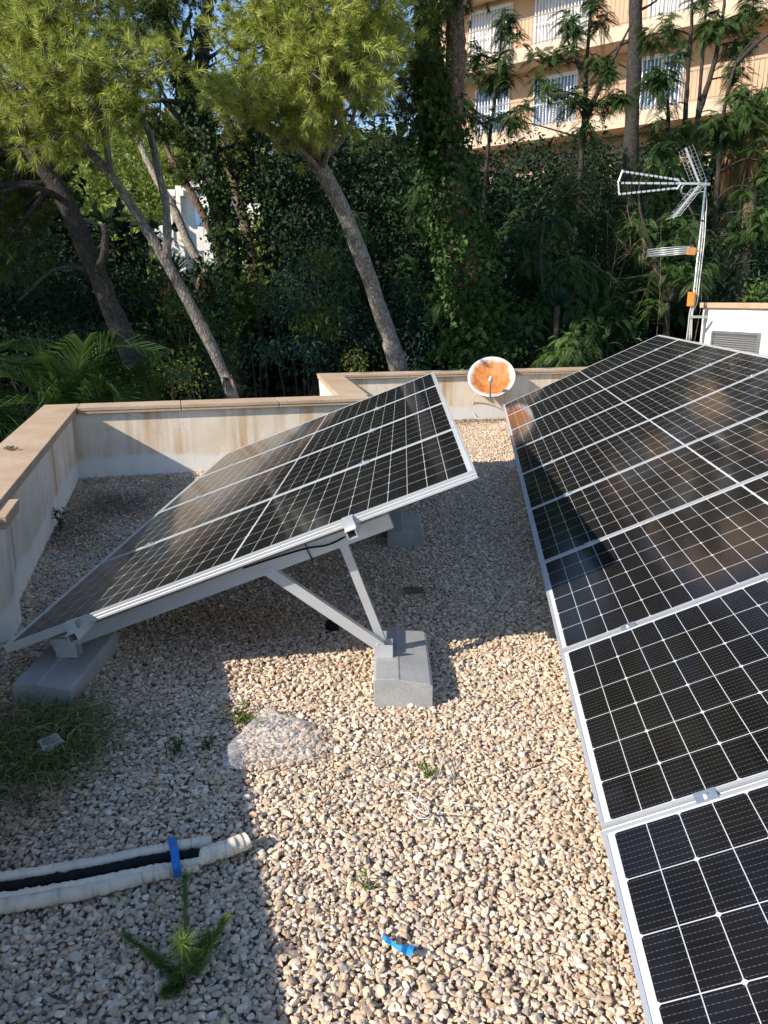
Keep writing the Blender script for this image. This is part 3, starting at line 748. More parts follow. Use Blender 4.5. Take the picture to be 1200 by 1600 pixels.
for a, b_ in (((1071, 231), (1092, 285)), ((1051, 341), (1092, 290))):
    p, q = A3(*a), A3(*b_); k = MB(); k.bar(p, q, .016, .026); d = nrm(q - p); s = nrm(np.cross(d, (0, 1, 0)))
    for dy in (-.26, -.13, .13, .26): k.tube([p + (0, dy, 0), q + (0, dy, 0)], .002, 4)
    for i in range(10): c = p + (q - p) * (i + .3) / 10; k.tube([c - (0, .27, 0), c + (0, .27, 0)], .0022, 4)
    k.build('reflector', M['rod'], uh)
k = MB(); k.abox(A3(1096, 282.5) - (.02, .03, .0), A3(1096, 282.5) + (.05, .03, .05)) if False else k.bar(A3(1090, 287), A3(1109, 288), .035, .035); k.build('mast_clamp', M['galv'], uh)
lp = bpy.data.objects.new('loop_antenna', None); COL.objects.link(lp); lp.parent = mt
c0 = A3(1047, 392.5); k = MB()
for dz in (-.045, -.018, .010, .04):
    pts = [c0 + np.array([.31 * math.cos(a), .31 * math.sin(a), dz + .02 * math.cos(a)]) for a in np.linspace(.25, 2 * math.pi - .25, 40)]
    k.tube(pts, .0045, 6)
k.build('ring', M['rod'], lp, True)
k = MB(); k.bar(A3(1074, 392), A3(1086, 393), .05, .10); k.bar(A3(1080, 396), A3(1092, 392), .03, .03); k.build('holder', M['orange'], lp)
k = MB(); k.bar(A3(1086, 391), A3(1098, 391), .03, .03); k.build('clamp', M['galv'], lp)
k = MB(); bx_ = A3(1079.5, 467.5, -.05); k.abox(bx_ - (.045, .03, .10), bx_ + (.045, .03, .10)); k.build('amplifier_box', M['orange'], mt, bevel=.008)
k = MB()
for dx_, dd in ((.022, -.025), (-.012, -.03)):
    k.tube(spline([A3(1101 + dx_ * 100, 330), A3(1098.5 + dx_ * 100, 375, dd), A3(1092 + dx_ * 100, 430, dd), A3(1087 + dx_ * 100, 472, dd), A3(1081 + dx_ * 60, 488, dd - .02), A3(1078 + dx_ * 90, 530, dd)], 30), .007, 6)
k.tube(spline([A3(1080, 478, -.06), A3(1077, 492, -.06), A3(1075, 512, -.04), A3(1072, 535, -.02)], 14), .007, 6)
k.tube(spline([A3(1064, 301), A3(1080, 305, .03), A3(1101, 300, .03), A3(1104, 325), A3(1100, 360), A3(1099, 372, -.03)], 24), .005, 6)
k.build('cable', M['cable'], mt, True)
k = MB()
for y_ in (345, 412, 451, 480): p = am(1103.5 - (y_ - 285) * .102, y_); k.tube([p - (0, 0, .008), p + (0, 0, .008)], .028, 10)
k.build('cable_tie', M['black'], mt)

# ------------------------------------------------------------------ small things on the gravel
pb = thing('pipe_bundle', 'white lagged pipes with a black hose between, bound with blue tape, on the gravel', 'pipe', (-.8, 1.85, 0))
def pipe_line(y0, ys, z, px0=-160, px1=330):
    return [G(px, y0 + (px - 0) * ys + 9e-5 * (px - 165) ** 2 * 0, z) for px in np.linspace(px0, px1, 60)]
def lag(pts, r, name, mat, cutx=None):
    pts = np.asarray(pts, float); n = len(pts)
    rr = r * (1 + .012 * np.sin(np.arange(n) * 1.9) + RNG.normal(0, .012, n) - .10 * (RNG.random(n) < .10)); pts = pts + RNG.normal(size=pts.shape) * .0012
    k = MB(); k.tube(pts, rr, 14); return k.build(name, M[mat], pb, True)
def row(pairs, z, n=110): return spline([G(x, y, z) for x, y in pairs], n)
lag(row([(-190, 1400), (0, 1374), (130, 1353), (250, 1329), (328, 1315)], .050), .0195, 'lagging', 'foam')
lag(row([(-190, 1452), (0, 1417), (130, 1394), (240, 1366), (312, 1350)], .034), .0200, 'lagging', 'foam')
lag(row([(-190, 1430), (0, 1401), (130, 1379), (240, 1357), (318, 1345)], .050), .0105, 'lagging_strip', 'foam')
lag(row([(-190, 1416), (0, 1389), (130, 1367), (250, 1343), (335, 1333)], .046), .0180, 'hose', 'black')
lag(row([(316, 1339), (335, 1332), (355, 1325), (387, 1313)], .044, 40), .026, 'pipe_end', 'foam')
k = MB(); c_ = [G(267, 1308, .070), G(271, 1321, .076), G(274, 1341, .070), G(276, 1354, .064), G(278, 1370, .030)]
tp = spline(c_, 20); wdt = np.array([.0115, .003, 0])
k.add([p + wdt for p in tp] + [p - wdt for p in tp], [(i, i + 1, 21 + i, 20 + i) for i in range(19)])
k.add([p + wdt - UP * .0015 for p in tp] + [p - wdt - UP * .0015 for p in tp], [(i, 20 + i, 21 + i, i + 1) for i in range(19)])
k.build('tape', M['blue'], pb, True)

# clear plastic bag
bagc = G(432, 1166); t_ = MB(); nx, ny = 46, 30
outl = [(352, 1212), (375, 1160), (392, 1140), (415, 1116), (436, 1130), (460, 1138), (492, 1146), (503, 1168), (497, 1192), (460, 1202), (410, 1207)]
def outline(a):
    P = np.array([G(*q)[:2] for q in outl]); c = P.mean(0); ang = np.arctan2(P[:, 1] - c[1], P[:, 0] - c[0]); o_ = np.argsort(ang)
    r = np.linalg.norm(P - c, axis=1)[o_]; return c, np.interp(a, np.r_[ang[o_] - 2 * math.pi, ang[o_], ang[o_] + 2 * math.pi], np.r_[r, r, r])
NA, NRr = 72, 18; Vv = []
for i in range(NRr + 1):
    for j in range(NA):
        a = -math.pi + 2 * math.pi * j / NA; c, r = outline(a); f = i / NRr
        x, y = c + np.array([math.cos(a), math.sin(a)]) * r * f
        z = .028 + .040 * (1 - f ** 3) + (.012 * abs(math.sin(x * 38 + 14 * y + 1.5 * math.sin(y * 40))) + .010 * abs(math.sin(y * 52 - 17 * x + 2 * math.sin(x * 31)))) * (1 - f ** 8)
        Vv.append((x, y, z))
t_.add(Vv, [(i * NA + j, i * NA + (j + 1) % NA, (i + 1) * NA + (j + 1) % NA, (i + 1) * NA + j) for i in range(NRr) for j in range(NA)])
tag(t_.build('plastic_bag', M['film'], None, True), 'crumpled clear plastic bag lying across the shadow edge on the gravel', 'plastic bag')
t_ = MB(); c = G(80, 1160, .10); Vv = []
for i in range(7):
    for j in range(20):
        a = 6.283 * j / 20; f = i / 6; Vv.append(c + np.array([math.cos(a) * .048 * f * (1 + .25 * math.cos(2 * a + 1)), math.sin(a) * .042 * f, .022 * (1 - f * f) - .014 * f * math.sin(3 * a)]))
t_.add(Vv, [(i * 20 + j, i * 20 + (j + 1) % 20, (i + 1) * 20 + (j + 1) % 20, (i + 1) * 20 + j) for i in range(6) for j in range(20)])
tag(t_.build('plastic_scrap', M['film'], None, True), 'small grey scrap of plastic lying on the grass tuft', 'plastic scrap')
# blue scrap
t_ = MB(); cs = [(598, 1463), (604, 1468), (612, 1473), (619, 1479), (628, 1482), (637, 1484), (645, 1489)]
wds = [.006, .009, .007, .006, .010, .014, .012]; A, B = [], []
for i, ((x, y), w_) in enumerate(zip(cs, wds)):
    p = G(x, y, .038 + .006 * math.sin(i * 2.1)); A.append(p + np.array([.35, .9, .3]) * w_); B.append(p - np.array([.35, .9, .2]) * w_)
n = len(cs); Vv = A + [(a + b) / 2 + UP * .006 for a, b in zip(A, B)] + B
t_.add(Vv, [(r * n + i, r * n + i + 1, (r + 1) * n + i + 1, (r + 1) * n + i) for r in range(2) for i in range(n - 1)])
p, q = A[-1], B[-1]; t_.add([p, q, q + (.006, .030, .012), p + (-.004, .020, .014)], [(0, 1, 2, 3)])
tag(t_.build('plastic_strip', M['bluefilm'], None), 'twisted bright blue plastic strip lying on sunlit gravel', 'plastic strip')
# strings
def string(label, loops, z=.04, rad=.0022):
    k = MB()
    for l in loops: k.tube(spline([G(x, y, z + RNG.uniform(-.006, .008)) for x, y in l], len(l) * 7), rad, 5)
    return tag(k.build('string', M['string'], None, True), label, 'string', 'tangled pale string on the gravel')
string('tangled pale string in the sun below the small weed on the gravel', [[(628, 1238), (640, 1240), (655, 1252), (668, 1262), (668, 1272), (650, 1262), (640, 1250), (634, 1262), (642, 1268), (655, 1278), (668, 1278), (674, 1272), (664, 1268)], [(678, 1226), (660, 1236), (654, 1248)], [(676, 1268), (700, 1270), (724, 1272), (722, 1258), (706, 1254), (696, 1256)], [(684, 1272), (694, 1258)], [(694, 1178), (688, 1205), (682, 1222)]])
string('tangled pale string in the shade beside the right panels', [[(770, 905), (790, 910), (815, 905), (828, 898), (820, 915), (800, 918), (786, 935), (776, 950)], [(800, 900), (812, 912), (830, 914), (838, 905)], [(822, 890), (834, 880), (828, 898)]])
# odds and ends
k = MB(); a_, b_ = G(632, 922, .035), G(662, 922, .035); k.bar(a_, b_, .05, .025); tag(k.build('wood_offcut', M['wood'], None, bevel=.004), 'small dark wooden offcut on shaded gravel between the rows', 'wood')
k = MB(); c = G(519, 977, .03); k.tube([c + (0, 0, -.02), c + (0, 0, .02), c + (0, 0, .022)], [.034, .032, .026], 16); tag(k.build('drain_cap', M['black'], None), 'small round black cap on the gravel beneath the left panels', 'cap')
k = MB(); c = G(18, 702, .675)
for i in range(7):
    a = RNG.random() * 6.28; k.tube([c + (math.cos(a) * .03 * RNG.random(), math.sin(a) * .03 * RNG.random(), .004), c + (math.cos(a) * .05, math.sin(a) * .03, .012), c + (math.cos(a + 1) * .04, math.sin(a + 1) * .03, .006)], [.006, .009, .003], 5)
tag(k.build('pine_cone_scale', M['wood'], None), 'small dark dry cone fragment lying on the left coping', 'cone')

def weed(name, label, p, n, L, h, mat='weed', group='weeds growing in the gravel', cat_='weed', wd=.012, tone=.55, stems=5, spread=.05):
    p = np.asarray(p, float); t = thing(name, label, cat_, p, group); sm = MB(); parts = []
    for s in range(stems):
        d = rand_dirs(1)[0] * np.array([1, 1, .3]); tip = p + np.array([d[0] * spread, d[1] * spread, h * RNG.uniform(.6, 1.1)])
        path = spline([p, p + (tip - p) * .5 + UP * h * .15, tip], 8); sm.tube(path, np.linspace(.0025, .001, 8), 5)
        m_ = n // stems; ii = RNG.integers(1, 8, m_); P = path[ii]
        D = nrm(RNG.normal(size=(m_, 3)) + np.array([0, 0, .5])); N = nrm(RNG.normal(size=(m_, 3)) * .5 + UP)
        sc = RNG.uniform(.6, 1.2, m_); parts.append(leaf_quads(P, D, N, L * sc, wd * sc, np.clip(RNG.normal(tone, .18, m_), 0, 1)))
    sm.build('stem', M['weed'], t); foliage_part('leaves', cat(parts), M[mat], t); return t
weed('weed', 'small yellow green weed at the corner of the plastic bag', G(372, 1128, .02), 110, .030, .035, mat='lime', wd=.009, tone=.5, stems=9, spread=.11)
weed('weed', 'tiny olive weed in the middle of the sunlit gravel', G(668, 1214, .02), 60, .022, .035, wd=.007, tone=.35, spread=.04)
weed('weed', 'thin single yellow sprig on the gravel above the blue strip', G(573, 1388, .02), 16, .035, .04, wd=.007, tone=.8, stems=2, spread=.05)
weed('weed', 'small dark weed growing at the foot of the left parapet', G(95, 826, .02), 80, .05, .16, mat='ivy', wd=.012, tone=.5, spread=.05)
weed('weed', 'low dark weed in the shaded gravel left of the plastic bag', G(279, 1175, .02), 60, .03, .03, mat='ivy', wd=.008, tone=.5, spread=.05)
weed('weed', 'tiny dark weed right beside the shadow edge near the plastic bag', G(325, 1170, .02), 40, .025, .03, mat='ivy', wd=.008, tone=.5, spread=.03)
# pine seedling
sp = G(285, 1466, .15); sp[2] = .015; st = thing('pine_seedling', 'young pine seedling with four spreading shoots in front of the pipe bundle', 'seedling', sp)
k = MB(); parts = []
tips = [(sp + np.array([0, 0, 0.12]), .9, 0), (G(348, 1447, .07), .5, 240), (G(289, 1375, .05), .4, 260), (G(202, 1470, .03), .25, 200), (G(262, 1552, .03), .25, 240), (G(318, 1475, .05), .3, 150), (G(240, 1500, .03), .25, 140)]
for tip, tn, n_ in tips:
    k.tube([sp, (sp + tip) / 2 + UP * .02, tip], [.004, .003, .0015], 5)
    d = nrm(tip - sp)
    if n_ == 0:
        parts.append(tufts(np.array([tip - UP * .01]), np.array([[.1, -.5, .75]]), [.06], 150, .06, .0022, np.array([.9])))
        parts.append(tufts(np.array([sp + UP * .03]), np.array([[0, 0, 1.]]), [.08], 160, .05, .0026, np.array([.4])))
    else:
        P0 = sp + (tip - sp) * .15 + UP * .01
        parts.append(tufts(np.array([P0]), np.array([d]), [np.linalg.norm(tip - P0)], n_ * 3, .034, .0021, np.array([tn])))
        parts.append(tufts(np.array([tip]), np.array([d + UP * .5]), [.02], 50, .03, .0020, np.array([tn + .3])))
k.build('stem', M['wood'], st); foliage_part('needles', cat(parts), M['weed'], st)

# grass tuft and litter
n = 6500; c = np.c_[RNG.normal(-1.38, .15, n), RNG.normal(2.55, .15, n), np.full(n, .01)]
a = RNG.random(n) * 6.283; tl = RNG.uniform(.3, 1.1, n)
D = nrm(np.c_[np.cos(a) * tl, np.sin(a) * tl, RNG.uniform(.1, .6, n)]); L = RNG.uniform(.05, .22, n)
far_ = np.hypot(c[:, 0] + 1.20, c[:, 1] - 2.56); tone = np.clip(np.where((far_ < .24) & (RNG.random(n) < .55), RNG.normal(.25, .12, n), RNG.normal(.75, .2, n)), 0, 1)
s_ = nrm(np.cross(D, RNG.normal(size=(n, 3)))) * .0018; mid = c + D * (L * .55)[:, None]; tip = c + D * L[:, None] - UP * (L * .35)[:, None]
V = np.stack([c - s_, c + s_, mid + s_, mid - s_, tip + s_ * .2, tip - s_ * .2], 1).reshape(-1, 3); i_ = np.arange(n)[:, None] * 6
tag(mesh_np('grass', V, np.vstack([i_ + [0, 1, 2, 3], i_ + [3, 2, 4, 5]]), M['grassmat'], None, {'rnd': np.repeat(tone, 6)}), kind='stuff')
n = 60000; x = RNG.uniform(-3., 3.2, n); y = RNG.uniform(1.6, 11.3, n); ok = roof_xy(x, y) & (RNG.random(n) < litter_density(x, y) ** 1.3 + .008)
x, y = x[ok], y[ok]; n = len(x); c = np.c_[x, y, RNG.uniform(.016, .034, n)]
a = RNG.random(n) * 6.283; D = nrm(np.c_[np.cos(a), np.sin(a), RNG.normal(0, .25, n)])
tag(mesh_np('needle_litter', *leaf_quads(c, D, np.tile(UP, (n, 1)), RNG.uniform(.03, .09, n), RNG.uniform(.0015, .005, n), RNG.random(n), .02)[:2], M['litter'], None, {'rnd': np.repeat(RNG.random(n), 4)}), kind='stuff')

# ------------------------------------------------------------------ terrain, far hill
def ground_z(x, y):
    x, y = np.asarray(x, float), np.asarray(y, float)
    z = -3.2 + 3.6 * np.clip((y - 13) / 16, 0, 1) ** 1.2 + np.clip((y - 29) / 91, 0, 1) ** 1.15 * 17
    z = z + np.clip((x - 3) / 14, 0, 1) * np.clip((y - 10) / 12, 0, 1) * 1.2
    return z + .25 * np.sin(x * .5) * np.cos(y * .4)
gx = np.concatenate([np.linspace(-400, -40, 25), np.linspace(-36, 36, 61), np.linspace(40, 400, 25)])
gy = np.concatenate([np.linspace(-300, -12, 20), np.linspace(-8, 60, 58), np.linspace(66, 130, 17), np.linspace(150, 700, 16)])
XX, YY = np.meshgrid(gx, gy); nx_ = len(gx)
idx = (np.arange(len(gy) - 1)[:, None] * nx_ + np.arange(nx_ - 1)[None]).ravel()
tag(mesh_np('hillside', np.c_[XX.ravel(), YY.ravel(), ground_z(XX, YY).ravel()], np.stack([idx, idx + 1, idx + nx_ + 1, idx + nx_], 1), M['soil'], smooth=True), kind='structure')
# cliff on the far hill
na, nb = 60, 26; Vv = []
for j in range(nb):
    for i in range(na):
        px = 60 + 260 * i / (na - 1); py = 300 - 135 * j / (nb - 1)
        top = 168 + 14 * math.sin(i * .35) + 9 * math.sin(i * .9 + 1); py = 300 + (top - 300) * j / (nb - 1)
        Vv.append(W(px, py, 118 + 5 * j / nb + 1.6 * math.sin(i * .8 + .2 * j) + RNG.normal(0, .5)))
top_row = Vv[-na:]; Vv += [p + np.array([0, 22., -3.]) for p in top_row]
F_ = [(j * na + i, j * na + i + 1, (j + 1) * na + i + 1, (j + 1) * na + i) for j in range(nb) for i in range(na - 1)]
tag(mesh_np('cliff', np.array(Vv), np.array(F_), M['cliff']), kind='structure')

# ------------------------------------------------------------------ apartment block
Q0 = np.array([3.35, 30.6, 0]); S_ = nrm(np.array([.77, -.64, 0])); O_ = np.array([-S_[1] * -1, 0, 0]); OUT = np.array([S_[1], -S_[0], 0]); OUT = OUT if OUT[1] < 0 else -OUT
def fac(px, py, depth=0.):
    """distance along the front and height of the facade plane 'depth' behind the balcony edge"""
    a, b = (px - 600) / FPX, (800 - py) / FPX; d = np.array([a, CP + b * SP, -SP + b * CP]); o = np.array([0, 0, CAM_H]); q = Q0 - OUT * depth
    t = ((q - o) @ OUT) / (d @ OUT); X = o + d * t; return (X - q) @ S_, X[2]
def fp(s, z, out=0.): return Q0 + S_ * s + UP * z + OUT * out
ap = thing('apartment_block', 'apricot apartment block with barred windows and balconies above the trees', 'building', fp(2, 0))
zs1 = fac(735, 114)[1]; zs2 = fac(735, 233)[1]; FH = zs1 - zs2; DEP = 1.25; S0, S1 = -2.6, 17.5
def fbox(mb, s0, s1, z0, z1, o0, o1): mb.prism([fp(s0, z0, o0), fp(s1, z0, o0), fp(s1, z0, o1), fp(s0, z0, o1)], UP * (z1 - z0)); return mb
wl = MB(); fbox(wl, S0, S1, zs2 - 6, zs1 + FH * 2 + .2, -DEP - 8, -DEP); wl.build('wall', M['apt'], ap)
for z in (zs2, zs1, zs1 + FH):
    k = MB(); fbox(k, S0, S1, z + .004, z + .42, -DEP + .003, 0); k.build('balcony_slab', M['aptpale'], ap)
    k = MB()
    k.bar(fp(S0, z + 1.30, -.06), fp(S1, z + 1.30, -.06), .045, .04); k.bar(fp(S0, z + .50, -.06), fp(S1, z + .50, -.06), .03, .03)
    for s in np.arange(S0, S1, .145): k.bar(fp(s, z + .42, -.06), fp(s, z + 1.29, -.06), .018, .018, up=S_)
    k.build('railing', M['railing'], ap)
def window(px0, px1, zf, top, glass, bars=9):
    s0, s1 = fac(px0, 150, DEP)[0], fac(px1, 150, DEP)[0]; z0 = zf + .46; z1 = zf + top
    k = MB(); w_ = .07
    for a, b, c, d in ((s0, s1, z0, z0 + w_), (s0, s1, z1 - w_, z1), (s0, s0 + w_, z0 + w_, z1 - w_), (s1 - w_, s1, z0 + w_, z1 - w_), ((s0 + s1) / 2 - .04, (s0 + s1) / 2 + .04, z0 + w_, z1 - w_)): fbox(k, a, b, c, d, -DEP + .002, -DEP + .06)
    f = k.build('window', M['whitepaint'], ap)
    k = MB(); fbox(k, s0 + w_, s1 - w_, z0 + w_, z1 - w_, -DEP + .001, -DEP + .03); k.build('pane', M[glass], f)
    k = MB()
    for s in np.linspace(s0 + .08, s1 - .08, int((s1 - s0) / .125)): k.bar(fp(s, z0 + .02, -DEP + .12), fp(s, z1 - .02, -DEP + .12), .028, .028, up=S_)
    for z in (z0 + .12, (z0 + z1) / 2, z1 - .12): k.bar(fp(s0, z, -DEP + .135), fp(s1, z, -DEP + .135), .03, .03)
    k.build('bars', M['whitepaint'], f)
for a, b, g in ((732, 797, 'shutter'), (831, 917, 'shutter'), (1003, 1098, 'shutter')): window(a, b, zs1, 2.35, g)
for a, b, g in ((744, 797, 'glass'), (834, 902, 'glass'), (1000, 1066, 'glass')): window(a, b, zs2, 2.25, g)
for a, b in ((1120, 1190),): window(a, b, zs1, 2.35, 'shutter')
k = MB(); sa, sbb = fac(722, 12, DEP)[0], fac(806, 12, DEP)[0]; zt = zs1 + 2.55
k.prism([fp(sa, zt, -DEP + .01), fp(sa, zt + .22, -DEP + .01), fp(sa, zt + .10, -DEP + .34), fp(sa, zt, -DEP + .36)], S_ * (sbb - sa)); k.build('awning', M['whitepaint'], ap)
k = MB(); q = fac(1197, 130); fbox(k, q[0], q[0] + .09, zs2 + .42, zs2 + 1.45, -.12, -.02); k.build('corner_post', M['railing'], ap)

# white house far behind on the left
wh = thing('white_house', 'white flat roofed house glimpsed far behind the ivy covered trunk', 'house', W(330, 470, 46))
def wbox(x0, y0, x1, y1, Y0, Y1, name, mat, par=wh, tilt=0.):
    a = W(x0, y1, Y0); b = W(x1, y0, Y0); d = (Y1 - Y0)
    return MB().prism([(a[0], Y0, a[2]), (b[0], Y0 + tilt, a[2]), (b[0], Y1 + tilt, a[2]), (a[0], Y1, a[2])], UP * (b[2] - a[2])).build(name, M[mat], par)
wbox(286, 290, 345, 480, 46, 52, 'wall', 'white_plaster'); wbox(345, 318, 405, 480, 46.5, 52, 'wall', 'white_plaster'); wbox(284, 280, 330, 292, 45.6, 52, 'parapet', 'white_plaster')
wbox(260, 296, 286, 306, 45.5, 48, 'balcony_roof', 'white_plaster'); wbox(262, 306, 267, 372, 45.5, 45.8, 'column', 'white_plaster'); wbox(277, 306, 281, 340, 45.5, 45.8, 'column', 'white_plaster')
wbox(250, 352, 286, 480, 45.6, 48, 'terrace_wall', 'white_plaster'); wbox(306, 330, 318, 352, 45.94, 45.99, 'window', 'glass'); wbox(356, 345, 368, 372, 46.44, 46.49, 'window', 'glass')

# ------------------------------------------------------------------ trees
def gz(p): return float(ground_z(p[0], p[1]))
def blob(px, py, r, Y): c = W(px, py, Y); return c, r * m_at(c)
def to_ground(path, Y):
    """extend a trunk path (list of world points from low to high) down to the terrain"""
    p, q = path[0], path[1]; d = nrm(p - q); z = float(ground_z(p[0], p[1])) - .1
    e = p + d * ((p[2] - z) / max(-d[2], .3)) * .9; e[2] = z; return [e] + list(path)
def tree(name, label, group, stems, barkmat, crowns, extra=None, loc=None):
    """stems: list of (points, radii); crowns: list of (part name, data, material)"""
    p0 = stems[0][0][0]; t = thing(name, label, 'tree', p0, group); tm = MB()
    for pts, rad in stems: trunk_mb(tm, pts, rad)
    if extra is not None: tm.v, tm.f = tm.v + extra.v, tm.f + [tuple(len(tm.v) + i for i in q) for q in extra.f]
    tm.build('trunk', M[barkmat], t, True)
    for nm, data, mt_ in crowns: foliage_part(nm, data, M[mt_], t)
    return t
GP = 'pines behind the parapets'
def limb(mb, a, b, r0, r1, sag=.15, n=9):
    a, b = np.asarray(a, float), np.asarray(b, float); L = np.linalg.norm(b - a)
    mid = (a + b) / 2 + RNG.normal(size=3) * L * .07 + UP * L * sag; mb.tube(spline([a, mid, b], n), np.linspace(r0, r1, n), 7)

# the central leaning pine
Y5 = 12.6
st5 = to_ground([W(624, 585, Y5 + .4), W(606, 520, Y5 + .3), W(575, 430, Y5), W(545, 350, Y5 - .2), W(505, 270, Y5 - .4), W(470, 215, Y5 - .6), W(445, 130, Y5 - .8), W(430, 20, Y5 - .9), W(425, -120, Y5 - .9)], Y5)
b5 = [blob(*q) for q in ((394, 130, 42, 11.2), (422, 70, 44, 11.2), (395, 165, 45, 11.), (480, 85, 60, 10.9), (535, 70, 52, 11.), (490, 140, 52, 10.8), (540, 125, 42, 10.9), (430, 185, 42, 11.2), (475, 195, 34, 11.4), (520, 170, 40, 11.3), (470, 25, 55, 11.1), (560, 30, 55, 11.4), (410, 15, 40, 11.6), (575, 95, 28, 11.6), (562, 160, 26, 12.), (470, -60, 80, 11.5), (400, -80, 60, 12), (570, -60, 70, 12), (372, 152, 22, 11.4), (585, 40, 26, 12))]
tw = MB(); tops = st5[6:9]
for c, r in b5: limb(tw, tops[RNG.integers(0, 3)] if c[2] > 6.5 else st5[5] + (st5[6] - st5[5]) * RNG.random(), c, .045, .016, -.05)
tree('pine_tree', 'leaning pine with pale scaly trunk and bright sunlit crown, centre of the view', GP, [(st5, [.17, .14, .125, .12, .116, .112, .10, .08, .05])], 'bark1', [('crown', pine_crown(b5, 2.2, 76, .14, .0105, .13, tw, .58), 'pine')], tw)

# slender forked pine, left
Y2 = 9.6
st2 = to_ground([W(366, 632, Y2), W(352, 590, Y2), W(310, 500, Y2), W(258, 405, Y2), W(220, 345, Y2), W(175, 275, Y2 - .1), W(118, 212, Y2 - .2), W(85, 160, Y2 - .3), W(70, 60, Y2 - .2)], Y2)
st2b = [W(258, 408, Y2), W(262, 380, Y2 + .02), W(259, 320, Y2 + .1), W(246, 265, Y2 + .15), W(230, 200, Y2 + .2), W(190, 155, Y2 + .1), W(150, 130, Y2)]
b2 = [blob(*q) for q in ((150, 118, 48, 8.8), (200, 110, 44, 8.8), (238, 118, 30, 9.), (105, 125, 45, 8.8), (90, 170, 44, 8.9), (140, 150, 40, 8.7), (60, 150, 40, 9.), (120, 60, 55, 9.2), (175, 150, 30, 8.8), (60, 90, 45, 9.3), (95, 20, 50, 9.4), (130, -20, 60, 9.4), (40, 30, 60, 9.4), (10, 130, 50, 9.2), (-40, 60, 70, 9.4), (-50, 160, 60, 9.3), (80, 205, 30, 9.), (50, -60, 80, 9.6))]
tw = MB()
for c, r in b2: limb(tw, st2[6 + RNG.integers(0, 3)] if RNG.random() < .6 else st2b[-2], c, .035, .012, .0)
for q in (((150, 150), (205, 118), (260, 95)), ((170, 110), (225, 80), (262, 100))): tw.tube(spline([W(*q[0], 9.1), W(*q[1], 9.0), W(*q[2], 8.9)], 12), np.linspace(.02, .006, 12), 6)
tree('pine_tree', 'slender forked pine leaning left with a thin grey trunk', GP, [(st2, [.088, .074, .070, .066, .068, .056, .05, .045, .04, .03]), (st2b, [.058, .052, .046, .042, .037, .03, .02])], 'bark5', [('crown', pine_crown(b2, 2.1, 66, .12, .0090, .12, tw, .52), 'pine')], tw)

# thick dark pine, far left
Y1 = 11.2
st1 = to_ground([W(222, 600, Y1), W(206, 560, Y1), W(178, 490, Y1), W(150, 420, Y1), W(118, 350, Y1), W(84, 285, Y1), W(40, 220, Y1 - .1), W(0, 140, Y1), W(-50, 20, Y1)], Y1)
sb1 = [W(152, 425, Y1 - .1), W(162, 400, Y1 - .15), W(164, 360, Y1 - .15), W(161, 352, Y1 - .15)]
sb2 = [W(95, 310, Y1), W(75, 300, Y1 - .3), W(40, 290, Y1 - .5), W(0, 300, Y1 - .6)]
sb3 = [W(150, 430, Y1), W(120, 418, Y1 - .1), W(80, 425, Y1 - .2), W(30, 470, Y1 - .3)]
b1 = [blob(*q) for q in ((40, 260, 50, 11.9), (15, 210, 46, 11.9), (75, 245, 32, 12.), (30, 330, 50, 12.2), (80, 200, 28, 11.9), (-20, 300, 66, 12.3), (-60, 220, 76, 12.2), (10, 60, 60, 11), (-70, 120, 90, 11), (60, 20, 60, 11.5), (-50, 400, 60, 11), (10, 380, 45, 11.2), (-130, 280, 100, 11), (-60, 0, 100, 11.5))]
tw = MB()
for c, r in b1: limb(tw, st1[6 + RNG.integers(0, 3)], c, .05, .016, 0.)
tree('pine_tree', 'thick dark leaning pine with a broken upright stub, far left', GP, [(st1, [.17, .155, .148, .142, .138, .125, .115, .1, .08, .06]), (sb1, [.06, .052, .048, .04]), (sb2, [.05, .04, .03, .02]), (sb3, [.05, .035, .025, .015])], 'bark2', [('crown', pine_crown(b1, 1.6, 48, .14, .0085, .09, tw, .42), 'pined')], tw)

# ivy-wrapped forked pine
Y4 = 15.5
st4 = to_ground([W(372, 560, Y4), W(366, 470, Y4), W(356, 400, Y4), W(342, 320, Y4), W(322, 240, Y4), W(302, 160, Y4), W(285, 110, Y4), W(262, 50, Y4), W(236, 10, Y4), W(210, -60, Y4)], Y4)
st4b = [W(304, 165, Y4), W(312, 120, Y4), W(316, 80, Y4), W(322, 20, Y4), W(330, -60, Y4)]
st4c = [W(285, 112, Y4), W(278, 85, Y4), W(288, 45, Y4), W(300, 20, Y4)]
st4d = [W(300, 180, Y4), W(275, 160, Y4 - .3), W(235, 158, Y4 - .5), W(190, 178, Y4 - .6), W(165, 205, Y4 - .6), W(150, 228, Y4 - .6)]
st4e = [W(318, 95, Y4), W(335, 85, Y4 - .2), W(350, 72, Y4 - .3)]
b4 = [blob(*q) for q in ((215, 60, 44, 15), (180, 85, 36, 15), (240, 25, 40, 15), (200, 10, 50, 15), (262, 8, 26, 15.5), (262, -25, 40, 15.5), (350, -40, 40, 16), (285, 220, 26, 15.8), (250, 180, 25, 15.8), (330, 175, 30, 16), (300, 260, 26, 16), (380, 215, 38, 16.5), (395, 255, 36, 16.6), (230, -70, 80, 15.5), (330, -120, 60, 15.5))]
tw = MB()
for c, r in b4: limb(tw, st4[5 + RNG.integers(0, 4)], c, .045, .014, 0.)
for q in (((262, 50), (240, 60), (205, 55)), ((322, 40), (345, 50), (360, 40)), ((300, 120), (335, 100), (352, 90)), ((285, 70), (270, 65), (262, 35)), ((310, 250), (290, 230), (262, 225)), ((316, 90), (300, 60), (296, 25))): tw.tube(spline([W(*p, Y4) for p in q], 10), np.linspace(.03, .008, 10), 5)
